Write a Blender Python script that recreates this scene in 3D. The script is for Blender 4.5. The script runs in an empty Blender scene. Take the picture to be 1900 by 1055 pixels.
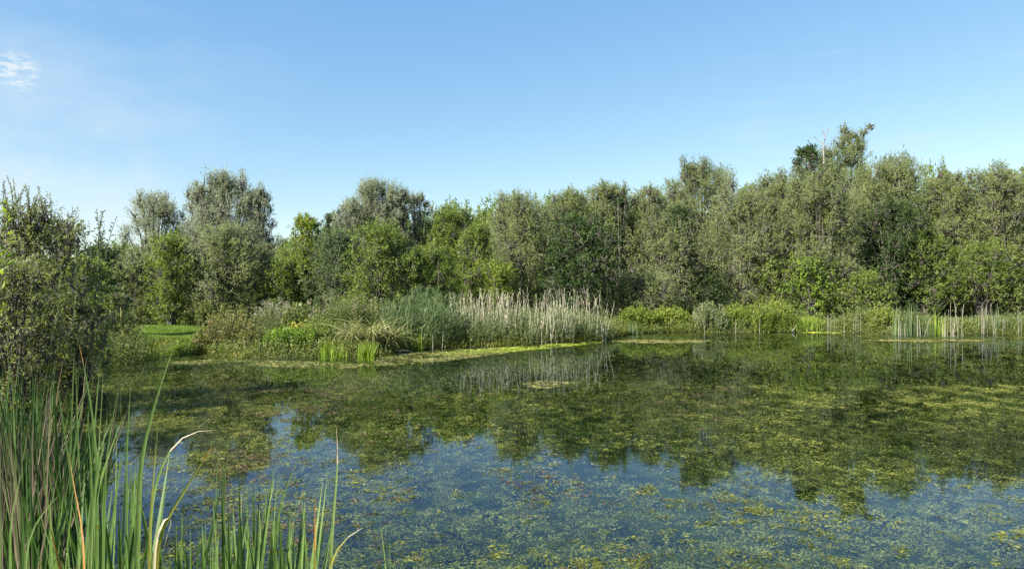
import bpy, math, random
import numpy as np
from mathutils import Vector

S = bpy.context.scene
C = S.collection
F = 1238.0            # focal length in photo pixels (1900 wide)
HZ = 545.0            # horizon row in the photo
CH = 2.2              # eye height above the water

# ------------------------------------------------------------------ camera
cd = bpy.data.cameras.new('camera'); cam = bpy.data.objects.new('camera', cd); C.objects.link(cam)
cam.location = (0, 0, CH); cam.rotation_euler = (math.radians(90), 0, 0)
cd.sensor_width = 36; cd.lens = 36*F/1900; cd.shift_y = (HZ-527.5)/1900
cd.clip_start = .05; cd.clip_end = 8000
S.camera = cam
# ------------------------------------------------------------------ sun, sky
SUN = Vector((-.80, -.62, .78)).normalized()
SUN_EL = math.asin(SUN.z)
ld = bpy.data.lights.new('sun', 'SUN'); lo = bpy.data.objects.new('sun', ld); C.objects.link(lo)
ld.energy = 5.0; ld.angle = math.radians(.55); ld.color = (1, .955, .87)
lo.rotation_euler = SUN.to_track_quat('Z', 'Y').to_euler()
W = bpy.data.worlds.new("World"); S.world = W; W.use_nodes = True
nt = W.node_tree; nt.nodes.clear()
def N(t, ty, **kw):
    n = t.nodes.new(ty)
    for k, v in kw.items():
        if k in n.inputs: n.inputs[k].default_value = v
        else: setattr(n, k, v)
    return n
out = N(nt, 'ShaderNodeOutputWorld'); bg = N(nt, 'ShaderNodeBackground', Strength=.060)
sky = N(nt, 'ShaderNodeTexSky'); sky.sky_type = 'NISHITA'; sky.sun_disc = False
sky.sun_elevation = SUN_EL; sky.sun_rotation = math.atan2(SUN.x, SUN.y)
sky.altitude = 150; sky.air_density = 1.0; sky.dust_density = .1; sky.ozone_density = 1.2
tc = N(nt, 'ShaderNodeTexCoord')
def pixdir(px, py): return Vector(((px-950)/F, 1, (HZ-py)/F)).normalized()
def cloud_mask(px, py, lo_, hi_):
    d = N(nt, 'ShaderNodeVectorMath', operation='DOT_PRODUCT'); d.inputs[1].default_value = pixdir(px, py)
    nt.links.new(tc.outputs['Generated'], d.inputs[0])
    m = N(nt, 'ShaderNodeMapRange', interpolation_type='SMOOTHSTEP')
    m.inputs['From Min'].default_value = math.cos(hi_/F); m.inputs['From Max'].default_value = math.cos(lo_/F)
    nt.links.new(d.outputs['Value'], m.inputs['Value']); return m.outputs['Result']
def noise_mask(scale, a, b, sq=1.0, detail=6):
    mp = N(nt, 'ShaderNodeMapping'); mp.inputs['Scale'].default_value = (1, 1, sq)
    nt.links.new(tc.outputs['Generated'], mp.inputs['Vector'])
    n = N(nt, 'ShaderNodeTexNoise', Scale=scale, Detail=detail, Roughness=.6); nt.links.new(mp.outputs[0], n.inputs['Vector'])
    m = N(nt, 'ShaderNodeMapRange', interpolation_type='SMOOTHSTEP'); m.inputs['From Min'].default_value = a; m.inputs['From Max'].default_value = b
    nt.links.new(n.outputs['Fac'], m.inputs['Value']); return m.outputs['Result']
def mul(a, b):
    m = N(nt, 'ShaderNodeMath', operation='MULTIPLY'); nt.links.new(a, m.inputs[0])
    if isinstance(b, float): m.inputs[1].default_value = b
    else: nt.links.new(b, m.inputs[1])
    return m.outputs[0]
wb_ = N(nt, 'ShaderNodeMix', data_type='RGBA', blend_type='MULTIPLY'); wb_.inputs[0].default_value = 1; wb_.inputs[7].default_value = (.90, 1.10, 1.17, 1)
nt.links.new(sky.outputs[0], wb_.inputs[6]); grade_ = N(nt, 'ShaderNodeVectorMath', operation='MULTIPLY_ADD'); nt.links.new(wb_.outputs[2], grade_.inputs[0])   # colour grade standing in for thin haze evens the gradient
grade_.inputs[1].default_value = (1.04, .70, .38); grade_.inputs[2].default_value = (.0, .95, 2.9); col = grade_.outputs[0]
for msk in (mul(mul(cloud_mask(28, 132, 2, 34), noise_mask(60, .42, .62, 3.0)), .9),
            mul(mul(cloud_mask(64, 124, 1, 12), noise_mask(50, .35, .65, 4)), .5),
            mul(mul(cloud_mask(110, 330, 10, 170), noise_mask(7, .36, .70, 1.0)), .5),
            mul(mul(cloud_mask(1750, 300, 60, 460), noise_mask(5, .52, .80, 9.0)), .30),
            mul(mul(cloud_mask(-350, 200, 100, 700), noise_mask(3, .35, .8, 3.0)), .40)):
    mx = N(nt, 'ShaderNodeMix', data_type='RGBA'); nt.links.new(msk, mx.inputs[0]); nt.links.new(col, mx.inputs[6])
    mx.inputs[7].default_value = (4.6, 5.0, 5.2, 1); col = mx.outputs[2]
nt.links.new(col, bg.inputs['Color']); nt.links.new(bg.outputs[0], out.inputs[0])
S.view_settings.view_transform = 'Standard'; S.view_settings.look = 'None'
S.view_settings.exposure = 1.65; S.view_settings.gamma = 1
S.render.engine = 'CYCLES'
S.cycles.max_bounces = 7; S.cycles.diffuse_bounces = 4; S.cycles.glossy_bounces = 3; S.cycles.transparent_max_bounces = 14
S.cycles.caustics_reflective = False; S.cycles.caustics_refractive = False

# ------------------------------------------------------------------ mesh helpers
rng = np.random.default_rng(7)
def rs(seed):
    global rng
    rng = np.random.default_rng(seed)
def nrm(v): return v/np.maximum(np.linalg.norm(v, axis=-1, keepdims=True), 1e-9)
def link(o, parent=None):
    C.objects.link(o)
    if parent is not None: o.parent = parent
    return o
def build(name, verts, quads, mat, parent=None, rnd=None, smooth=False, tint=None):
    me = bpy.data.meshes.new(name)
    verts = np.ascontiguousarray(verts, np.float32).reshape(-1, 3); quads = np.ascontiguousarray(quads, np.int32).reshape(-1, 4)
    me.vertices.add(len(verts)); me.vertices.foreach_set('co', verts.ravel())
    me.loops.add(quads.size); me.loops.foreach_set('vertex_index', quads.ravel())
    me.polygons.add(len(quads)); me.polygons.foreach_set('loop_start', np.arange(0, quads.size, 4, dtype=np.int32))
    if rnd is not None:
        a = me.attributes.new('rnd', 'FLOAT', 'FACE'); a.data.foreach_set('value', np.asarray(rnd, np.float32))
    if tint is not None:
        a = me.attributes.new('tint', 'FLOAT', 'FACE'); a.data.foreach_set('value', np.asarray(tint, np.float32))
    me.polygons.foreach_set('use_smooth', np.full(len(quads), bool(smooth)))
    me.update(calc_edges=True)
    me.materials.append(mat)
    return link(bpy.data.objects.new(name, me), parent)
class Bag:
    def __init__(s): s.v = []; s.q = []; s.r = []; s.t = []; s.n = 0
    def add(s, v, q, r=None, t=None):
        v = v.reshape(-1, 3); q = q.reshape(-1, 4)
        s.v.append(v); s.q.append(q+s.n); s.n += len(v)
        s.r.append(np.full(len(q), .5) if r is None else np.broadcast_to(r, (len(q),)))
        s.t.append(np.zeros(len(q)) if t is None else np.broadcast_to(t, (len(q),)))
    def build(s, name, mat, parent=None, smooth=False):
        return build(name, np.concatenate(s.v), np.concatenate(s.q), mat, parent, np.concatenate(s.r), smooth, np.concatenate(s.t))
def leaves(P, D, L, Wd, Sd=None, fold=.0):
    """diamond leaves: base P, direction D, length L, width Wd"""
    n = len(P); D = nrm(D)
    if Sd is None: Sd = rng.normal(size=(n, 3))
    Sd = nrm(np.cross(D, Sd)); L = np.broadcast_to(L, (n,))[:, None]; Wd = np.broadcast_to(Wd, (n,))[:, None]
    up = np.cross(D, Sd)
    v = np.stack([P, P+D*L*.45+Sd*Wd*.5+up*L*fold, P+D*L, P+D*L*.45-Sd*Wd*.5+up*L*fold], 1)
    return v, np.arange(4*n).reshape(n, 4)
def tubes(P, R, s=6):
    """P (n,k,3) centre lines, R (n,k) radii"""
    n, k, _ = P.shape
    T = np.gradient(P, axis=1) if k > 1 else P; T = nrm(T)
    ref = np.where(np.abs(T[..., 2:3]) > .9, np.array([1., .1, 0]), np.array([0, 0, 1.]))
    A = nrm(np.cross(T, ref)); B = np.cross(T, A)
    ang = np.linspace(0, 2*np.pi, s, endpoint=False)
    v = P[:, :, None]+R[:, :, None, None]*(np.cos(ang)[:, None]*A[:, :, None]+np.sin(ang)[:, None]*B[:, :, None])
    idx = np.arange(n*k*s).reshape(n, k, s)
    a = idx[:, :-1]; b = idx[:, 1:]
    q = np.stack([a, np.roll(a, -1, 2), np.roll(b, -1, 2), b], -1)
    return v.reshape(-1, 3), q.reshape(-1, 4)
def ribbons(P, Wd, Sd, keel=.0):
    """folded blades: P (n,k,3), widths (n,k), side (n,3)"""
    n, k, _ = P.shape
    T = nrm(np.gradient(P, axis=1)); Sd = nrm(Sd)[:, None]*np.ones((1, k, 1))
    Sd = nrm(Sd-(Sd*T).sum(-1, keepdims=True)*T); U = np.cross(T, Sd)
    w = Wd[..., None]*.5
    v = np.stack([P-Sd*w, P+U*w*keel, P+Sd*w], 2)
    idx = np.arange(n*k*3).reshape(n, k, 3)
    q = np.concatenate([np.stack([idx[:, :-1, 0], idx[:, :-1, 1], idx[:, 1:, 1], idx[:, 1:, 0]], -1),
                        np.stack([idx[:, :-1, 1], idx[:, :-1, 2], idx[:, 1:, 2], idx[:, 1:, 1]], -1)], 1)
    return v.reshape(-1, 3), q.reshape(-1, 4)
def blade_curves(B, H, Dr, bend, k=7, droop=0.):
    t = np.linspace(0, 1, k)[None, :, None]; H = np.asarray(H)[:, None, None]; bend = np.asarray(bend)[:, None, None]
    dp = np.broadcast_to(droop, (len(B),))[:, None, None]
    P = B[:, None]+np.array([0, 0, 1.])*H*(t-dp*t**3)+Dr[:, None]*H*bend*t**1.9
    return P
def bwidth(n, k, w, tip=.04):
    t = np.linspace(0, 1, k)
    prof = np.clip(np.minimum(.75+t*1.2, 1)*(1-t**3.2), tip, 1)
    return np.asarray(w)[:, None]*prof[None]
def hdir(n):
    a = rng.uniform(0, 2*np.pi, n); return np.stack([np.cos(a), np.sin(a), np.zeros(n)], 1)
# smooth pseudo-noise
_nz = np.random.default_rng(99); _nk = _nz.normal(size=(24, 2)); _np_ = _nz.uniform(0, 6.28, 24)
def noise2(x, y, sc=1., o=0, m=8):
    s = np.zeros_like(np.asarray(x, float))
    for i in range(m):
        k = _nk[(i+o) % 24]; s = s+np.sin((k[0]*x+k[1]*y)/sc+_np_[(i*3+o) % 24])
    return s/math.sqrt(m/2)*.7

# ------------------------------------------------------------------ pond outline
POND = np.array([(-2.5,1.7),(-4.2,3),(-6,6),(-7.9,9),(-9.6,12),(-11.4,15),(-13.4,18.5),(-15.8,22),(-16.2,24.4),(-14.2,25.1),(-11.4,24.4),
    (-9.4,23.5),(-8,23.2),(-6.6,23.6),(-5.2,24.0),(-4.3,25.8),(-3.4,27.2),(-1.5,28.4),(1.3,29.3),(3.9,31.3),(5.2,34.5),(6.3,37.4),(9,38.6),(11.5,38.4),
    (15,38.8),(18,38.2),(21.5,36.9),(25,37.4),(28.5,37.8),(33,38),(39,35),(43,28),(42,16),(32,7),(14,3),(4,1.6)])
def sdist(x, y):
    x = np.asarray(x, float); y = np.asarray(y, float)
    d = np.full(x.shape, 1e9); ins = np.zeros(x.shape, bool)
    n = len(POND)
    for i in range(n):
        a = POND[i]; b = POND[(i+1) % n]; e = b-a
        t = np.clip(((x-a[0])*e[0]+(y-a[1])*e[1])/(e@e), 0, 1)
        d = np.minimum(d, np.hypot(x-a[0]-t*e[0], y-a[1]-t*e[1]))
        c = ((a[1] > y) != (b[1] > y)) & (x < (b[0]-a[0])*(y-a[1])/((b[1]-a[1]) if b[1] != a[1] else 1e-9)+a[0])
        ins ^= c
    return np.where(ins, -d, d)
def shore(x, y):
    return sdist(x, y)+.12*noise2(x, y, .7, 3)+.06*noise2(x, y, .25, 7)
def gz(x, y):
    x = np.asarray(x, float); y = np.asarray(y, float)
    s = shore(x, y)
    sm = lambda v: np.clip(v, 0, 1)**2*(3-2*np.clip(v, 0, 1))
    land = .16*sm(s/.35)+.22*sm(s/2.2)+.07*noise2(x, y, 2.6, 1)*sm(s/3)+.02*noise2(x, y, .4, 5)*sm(s)
    bed = -.12*np.clip(-s/.3, 0, 1)-.75*sm(-s/4.)+.10*noise2(x, y, 1.2, 11)*sm(-s/2)
    return np.where(s > 0, land, bed)+.005
def g1(x, y): return float(gz(np.array([x]), np.array([y]))[0])
def atpx(px, d): return (px-950)/F*d
def atz(py, d): return CH+(HZ-py)/F*d

# ------------------------------------------------------------------ materials
def mat(name):
    m = bpy.data.materials.new(name); m.use_nodes = True; m.node_tree.nodes.clear(); return m, m.node_tree
def ramp(t, stops):
    r = t.nodes.new('ShaderNodeValToRGB'); e = r.color_ramp.elements
    while len(e) < len(stops): e.new(.5)
    for i, (p, c) in enumerate(stops): e[i].position = p; e[i].color = (*c, 1)
    return r
def leaf_mat(name, stops, trans=.48, rough=.5, tstops=((0, (.22, .17, .11)), (.6, (.34, .28, .20)), (1, (.62, .56, .46))), nscale=.8, spec=.2, under=1.0, streak=0):
    """leaf colours picked per leaf; pieces with tint=1 take the second ramp (dead parts)"""
    m, t = mat(name); L = t.links.new
    at = N(t, 'ShaderNodeAttribute', attribute_name='rnd')
    geo = N(t, 'ShaderNodeNewGeometry'); oi = N(t, 'ShaderNodeObjectInfo')
    nz = N(t, 'ShaderNodeTexNoise', Scale=nscale, Detail=2.0); L(geo.outputs['Position'], nz.inputs['Vector'])
    a = N(t, 'ShaderNodeMath', operation='MULTIPLY_ADD'); L(at.outputs['Fac'], a.inputs[0]); a.inputs[1].default_value = .6
    b = N(t, 'ShaderNodeMath', operation='MULTIPLY_ADD'); L(nz.outputs['Fac'], b.inputs[0]); b.inputs[1].default_value = .9; b.inputs[2].default_value = -.25
    L(b.outputs[0], a.inputs[2])
    r = ramp(t, stops); L(a.outputs[0], r.inputs[0]); col = r.outputs[0]
    if tstops:
        r2 = ramp(t, tstops); L(at.outputs['Fac'], r2.inputs[0])
        ta = N(t, 'ShaderNodeAttribute', attribute_name='tint')
        mx = N(t, 'ShaderNodeMix', data_type='RGBA'); L(ta.outputs['Fac'], mx.inputs[0]); L(col, mx.inputs[6]); L(r2.outputs[0], mx.inputs[7]); col = mx.outputs[2]
    if streak:
        mp_ = N(t, 'ShaderNodeMapping'); mp_.inputs['Scale'].default_value = (1, 1, .03); L(geo.outputs['Position'], mp_.inputs['Vector'])
        sn = N(t, 'ShaderNodeTexNoise', Scale=420., Detail=3.0); L(mp_.outputs[0], sn.inputs['Vector'])
        s2 = N(t, 'ShaderNodeTexNoise', Scale=28., Detail=4.0); L(geo.outputs['Position'], s2.inputs['Vector'])
        sm_ = N(t, 'ShaderNodeMapRange'); sm_.inputs['From Min'].default_value = .3; sm_.inputs['From Max'].default_value = .7; sm_.inputs['To Min'].default_value = 1-streak; sm_.inputs['To Max'].default_value = 1+streak; L(sn.outputs['Fac'], sm_.inputs['Value'])
        vm = N(t, 'ShaderNodeVectorMath', operation='SCALE'); L(col, vm.inputs[0]); L(sm_.outputs[0], vm.inputs['Scale'])
        r3 = ramp(t, [(.60, (1, 1, 1)), (.72, (.95, .62, .38))]); L(s2.outputs['Fac'], r3.inputs[0])
        v2 = N(t, 'ShaderNodeVectorMath', operation='MULTIPLY'); L(vm.outputs[0], v2.inputs[0]); L(r3.outputs[0], v2.inputs[1]); col = v2.outputs[0]
    if under != 1.0:
        u = N(t, 'ShaderNodeMix', data_type='RGBA'); L(geo.outputs['Backfacing'], u.inputs[0]); L(col, u.inputs[6])
        hs = N(t, 'ShaderNodeHueSaturation', Saturation=.55, Value=under); L(col, hs.inputs['Color']); L(hs.outputs[0], u.inputs[7]); col = u.outputs[2]
    p = N(t, 'ShaderNodeBsdfPrincipled', Roughness=rough); p.inputs['Specular IOR Level'].default_value = spec
    tr = N(t, 'ShaderNodeBsdfTranslucent'); hs2 = N(t, 'ShaderNodeHueSaturation', Saturation=1.15, Value=1.25); L(col, hs2.inputs['Color'])
    L(col, p.inputs['Base Color']); L(hs2.outputs[0], tr.inputs['Color'])
    ms = N(t, 'ShaderNodeMixShader'); ms.inputs[0].default_value = trans; L(p.outputs[0], ms.inputs[1]); L(tr.outputs[0], ms.inputs[2])
    o = N(t, 'ShaderNodeOutputMaterial'); L(ms.outputs[0], o.inputs[0]); return m
M = {}
M['sallow'] = leaf_mat('sallow_leaf', [(0.1, (0.11, 0.137, 0.039)), (0.5, (0.183, 0.217, 0.066)), (0.9, (0.275, 0.299, 0.116))], under=1.2)
M['brown']  = leaf_mat('sallow_leaf_brownish', [(0.1, (0.116, 0.141, 0.042)), (0.5, (0.191, 0.221, 0.069)), (0.9, (0.273, 0.299, 0.122))], under=1.2)
M['silver'] = leaf_mat('willow_leaf_silver', [(0.1, (0.134, 0.157, 0.074)), (0.5, (0.218, 0.246, 0.129)), (0.9, (0.336, 0.364, 0.235))], under=1.35)
M['olive']  = leaf_mat('olive_green_leaf', [(0.1, (0.084, 0.125, 0.025)), (0.5, (0.155, 0.207, 0.045)), (0.9, (0.246, 0.297, 0.074))])
M['dark']   = leaf_mat('dark_green_leaf', [(0.1, (0.025, 0.048, 0.016)), (0.5, (0.052, 0.087, 0.028)), (0.9, (0.115, 0.161, 0.044))], rough=.55, spec=.2)
M['lime']   = leaf_mat('yellow_green_leaf', [(0.1, (0.098, 0.144, 0.023)), (0.5, (0.172, 0.224, 0.037)), (0.9, (0.287, 0.322, 0.063))])
M['maple']  = leaf_mat('hazel_leaf', [(0.1, (0.077, 0.138, 0.024)), (0.5, (0.154, 0.231, 0.037)), (0.9, (0.275, 0.341, 0.061))])
M['near']   = leaf_mat('near_bush_leaf', [(0.1, (0.088, 0.108, 0.02)), (0.5, (0.171, 0.193, 0.035)), (0.9, (0.308, 0.314, 0.088))], under=1.1, nscale=1.5)
M['herb']   = leaf_mat('herb_leaf', [(0.1, (0.081, 0.117, 0.034)), (0.5, (0.163, 0.195, 0.062)), (0.85, (0.247, 0.273, 0.098)), (1, (0.26, 0.195, 0.143))], nscale=1.6)
M['bramble']= leaf_mat('mint_leaf', [(0.1, (0.092, 0.115, 0.032)), (0.5, (0.184, 0.201, 0.057)), (0.8, (0.287, 0.236, 0.115)), (1, (0.391, 0.299, 0.207))], nscale=2.)
M['lawn']   = leaf_mat('lawn_grass', [(0.1, (0.09, 0.151, 0.028)), (0.5, (0.133, 0.206, 0.037)), (0.9, (0.203, 0.266, 0.056))], nscale=.5)
M['grass']  = leaf_mat('bank_grass', [(.1, (.12, .19, .025)), (.5, (.20, .29, .04)), (.9, (.33, .38, .08))], nscale=1.)
M['fringe'] = leaf_mat('fringe_blade', [(.1, (.07, .09, .022)), (.5, (.15, .17, .035)), (.9, (.27, .26, .075))], nscale=.8)
M['sedge']  = leaf_mat('sedge_blade', [(.1, (.10, .12, .035)), (.5, (.22, .23, .08)), (.9, (.48, .43, .25))], nscale=2.)
M['reed']   = leaf_mat('reed_leaf', [(.1, (.065, .10, .038)), (.5, (.12, .165, .068)), (.9, (.21, .25, .12))], nscale=.9)
M['cat']    = leaf_mat('cattail_blade', [(0.1, (0.043, 0.085, 0.019)), (0.5, (0.089, 0.153, 0.034)), (0.9, (0.17, 0.238, 0.072))], trans=.35, rough=.42, spec=.4, nscale=2., streak=.35,
                       tstops=[(0, (.46, .36, .20)), (.35, (.42, .20, .06)), (.7, (.55, .46, .30)), (1, (.30, .18, .09))])
M['reedlow']= leaf_mat('brightened_reed_leaf', [(.1, (.10, .13, .05)), (.5, (.18, .22, .095)), (.9, (.29, .32, .16))], nscale=.9)  # reed colours brightened to offset the shade low in the stand
M['catyellow'] = leaf_mat('yellowing_cattail_blade', [(.1, (.16, .17, .035)), (.5, (.27, .27, .055)), (.9, (.38, .36, .10))], nscale=2., streak=.3, tstops=[(0, (.46, .36, .20)), (.35, (.46, .20, .05)), (.7, (.60, .50, .34)), (1, (.62, .55, .42))])
M['catdark'] = leaf_mat('shaded_cattail_blade', [(.1, (.035, .07, .018)), (.5, (.07, .125, .032)), (.9, (.14, .20, .065))], nscale=2., streak=.35, tstops=[(0, (.20, .15, .08)), (.5, (.26, .20, .12)), (1, (.36, .29, .19))])  # darker cattail copy, the bush shade is mixed into its colours
M['stake'] = leaf_mat('weathered_stem', [(.1, (.12, .11, .08)), (.5, (.22, .20, .155)), (.9, (.38, .35, .29))], trans=.05, rough=.8, spec=.1)
M['straw']  = leaf_mat('dead_reed', [(0.1, (0.167, 0.15, 0.088)), (0.5, (0.29, 0.267, 0.172)), (0.9, (0.475, 0.447, 0.328))], trans=.1, rough=.7, spec=.2, nscale=2.5)
M['deadcat']= leaf_mat('dead_cattail', [(.1, (.05, .038, .022)), (.5, (.10, .08, .05)), (.9, (.22, .18, .11))], trans=.15, rough=.7, spec=.2, nscale=3.)
M['weed']   = leaf_mat('pondweed_leaf', [(0.12, (0.036, 0.042, 0.009)), (0.45, (0.093, 0.103, 0.019)), (0.75, (0.218, 0.224, 0.044)), (1, (0.21, 0.161, 0.076))], trans=.25, rough=.45, nscale=.35,
                       tstops=[(0, (.035, .022, .015)), (.5, (.08, .05, .035)), (1, (.22, .14, .08))])
M['algae']  = leaf_mat('algae_strand', [(0.1, (0.17, 0.23, 0.025)), (0.5, (0.289, 0.34, 0.043)), (0.9, (0.391, 0.408, 0.085))], trans=.2, nscale=.7)
M['scum']   = leaf_mat('brown_weed_strand', [(0.1, (0.109, 0.111, 0.028)), (0.5, (0.184, 0.178, 0.052)), (0.9, (0.272, 0.252, 0.098))], trans=.15, nscale=.7)
M['flower'] = leaf_mat('pale_seed_head', [(.1, (.42, .38, .30)), (.5, (.55, .50, .42)), (.9, (.75, .72, .64))], trans=.2)
def bark_mat(name, a, b):
    m, t = mat(name); L = t.links.new; geo = N(t, 'ShaderNodeNewGeometry')
    mp = N(t, 'ShaderNodeMapping'); mp.inputs['Scale'].default_value = (6, 6, 1.2); L(geo.outputs['Position'], mp.inputs['Vector'])
    n = N(t, 'ShaderNodeTexNoise', Scale=2.0, Detail=5.0); L(mp.outputs[0], n.inputs['Vector'])
    r = ramp(t, [(.3, a), (.7, b)]); L(n.outputs['Fac'], r.inputs[0])
    p = N(t, 'ShaderNodeBsdfPrincipled', Roughness=.85); L(r.outputs[0], p.inputs['Base Color'])
    bp = N(t, 'ShaderNodeBump', Strength=.6, Distance=.03); L(n.outputs['Fac'], bp.inputs['Height']); L(bp.outputs[0], p.inputs['Normal'])
    o = N(t, 'ShaderNodeOutputMaterial'); L(p.outputs[0], o.inputs[0]); return m
M['bark'] = bark_mat('bark', (.045, .040, .030), (.11, .098, .075))
M['pale'] = bark_mat('bleached_wood', (.15, .135, .115), (.28, .255, .22))

# ground material
m, t = mat('ground_soil'); L = t.links.new
geo = N(t, 'ShaderNodeNewGeometry'); n1 = N(t, 'ShaderNodeTexNoise', Scale=1.3, Detail=8.0, Roughness=.65); L(geo.outputs['Position'], n1.inputs['Vector'])
r = ramp(t, [(.3, (.035, .030, .018)), (.5, (.065, .060, .028)), (.7, (.075, .10, .03))]); L(n1.outputs['Fac'], r.inputs[0])
sx = N(t, 'ShaderNodeSeparateXYZ'); L(geo.outputs['Position'], sx.inputs[0])
n2 = N(t, 'ShaderNodeTexNoise', Scale=1.1, Detail=6.0, Roughness=.7); L(geo.outputs['Position'], n2.inputs['Vector'])
r2 = ramp(t, [(.30, (.020, .030, .016)), (.48, (.060, .075, .026)), (.62, (.13, .15, .040)), (.75, (.22, .22, .07))]); L(n2.outputs['Fac'], r2.inputs[0])
mr = N(t, 'ShaderNodeMapRange'); L(sx.outputs['Z'], mr.inputs['Value']); mr.inputs['From Min'].default_value = .0; mr.inputs['From Max'].default_value = -.12
mx = N(t, 'ShaderNodeMix', data_type='RGBA'); L(mr.outputs[0], mx.inputs[0]); L(r.outputs[0], mx.inputs[6]); L(r2.outputs[0], mx.inputs[7])
p = N(t, 'ShaderNodeBsdfPrincipled', Roughness=.95); L(mx.outputs[2], p.inputs['Base Color'])
bp = N(t, 'ShaderNodeBump', Strength=.8, Distance=.08); L(n1.outputs['Fac'], bp.inputs['Height']); L(bp.outputs[0], p.inputs['Normal'])
o = N(t, 'ShaderNodeOutputMaterial'); L(p.outputs[0], o.inputs[0]); M['ground'] = m

# water: mirror-like surface over a see-through body that absorbs with depth
m, t = mat('pond_water'); L = t.links.new
geo = N(t, 'ShaderNodeNewGeometry')
mp = N(t, 'ShaderNodeMapping'); mp.inputs['Scale'].default_value = (1, 1.6, 1); L(geo.outputs['Position'], mp.inputs['Vector'])
n1 = N(t, 'ShaderNodeTexNoise', Scale=1.5, Detail=3.0, Roughness=.5); L(mp.outputs[0], n1.inputs['Vector'])
n2 = N(t, 'ShaderNodeTexNoise', Scale=9.0, Detail=3.0, Roughness=.6); L(mp.outputs[0], n2.inputs['Vector'])
ad = N(t, 'ShaderNodeMath', operation='MULTIPLY_ADD'); L(n2.outputs['Fac'], ad.inputs[0]); ad.inputs[1].default_value = .10; L(n1.outputs['Fac'], ad.inputs[2])
bp = N(t, 'ShaderNodeBump', Strength=.05, Distance=.02); L(ad.outputs[0], bp.inputs['Height'])
dt = N(t, 'ShaderNodeVectorMath', operation='DOT_PRODUCT'); L(bp.outputs[0], dt.inputs[0]); L(geo.outputs['Incoming'], dt.inputs[1])
ab = N(t, 'ShaderNodeMath', operation='ABSOLUTE'); L(dt.outputs['Value'], ab.inputs[0])
om = N(t, 'ShaderNodeMath', operation='SUBTRACT', use_clamp=True); om.inputs[0].default_value = 1; L(ab.outputs[0], om.inputs[1])
pw = N(t, 'ShaderNodeMath', operation='POWER'); L(om.outputs[0], pw.inputs[0]); pw.inputs[1].default_value = 4.6
fr = N(t, 'ShaderNodeMath', operation='MULTIPLY_ADD', use_clamp=True); L(pw.outputs[0], fr.inputs[0]); fr.inputs[1].default_value = .98; fr.inputs[2].default_value = .02
gl = N(t, 'ShaderNodeBsdfGlossy', Roughness=.02); gl.inputs['Color'].default_value = (.58, .65, .78, 1); L(bp.outputs[0], gl.inputs['Normal'])
tp = N(t, 'ShaderNodeBsdfTransparent'); tp.inputs['Color'].default_value = (.90, .95, .92, 1)
ms = N(t, 'ShaderNodeMixShader'); L(fr.outputs[0], ms.inputs[0]); L(tp.outputs[0], ms.inputs[1]); L(gl.outputs[0], ms.inputs[2])
o = N(t, 'ShaderNodeOutputMaterial'); L(ms.outputs[0], o.inputs['Surface'])
va = N(t, 'ShaderNodeVolumeAbsorption', Density=.9); va.inputs['Color'].default_value = (.52, .62, .40, 1); L(va.outputs[0], o.inputs['Volume'])
M['water'] = m

# ------------------------------------------------------------------ ground, water
def axis(lo, hi, st, far):
    a = list(np.arange(lo, hi+1e-6, st)); s = st
    while a[-1] < far: s *= 1.35; a.append(a[-1]+s)
    s = st
    while a[0] > -far: s *= 1.35; a.insert(0, a[0]-s)
    return np.array(a)
xs = axis(-24, 48, .3, 3000); ys = axis(-2, 52, .3, 3000)
X, Y = np.meshgrid(xs, ys, indexing='ij'); Z = gz(X, Y)
idx = np.arange(X.size).reshape(X.shape)
q = np.stack([idx[:-1, :-1], idx[1:, :-1], idx[1:, 1:], idx[:-1, 1:]], -1).reshape(-1, 4)
g = build('ground', np.stack([X, Y, Z], -1), q, M['ground'], smooth=True); g['kind'] = 'structure'
x0, x1, y0, y1 = -19., 45., .8, 41.
def box(name, a, b, m_):
    v = np.array([[x, y, z] for z in (a[2], b[2]) for y in (a[1], b[1]) for x in (a[0], b[0])])
    qd = np.array([[0, 2, 3, 1], [4, 5, 7, 6], [0, 1, 5, 4], [1, 3, 7, 5], [3, 2, 6, 7], [2, 0, 4, 6]])
    return build(name, v, qd, m_)
w = box('water', (x0, y0, -1.6), (x1, y1, 0), M['water']); w['kind'] = 'structure'

# ------------------------------------------------------------------ tagging
def tag(o, label, cat=None, group=None, kind=None):
    o['label'] = label
    if cat: o['category'] = cat
    if group: o['group'] = group
    if kind: o['kind'] = kind
    return o
def root(name, loc, label, cat, group=None):
    o = bpy.data.objects.new(name, None); C.objects.link(o); o.location = loc; o.empty_display_size = .3
    return tag(o, label, cat, group)

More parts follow.
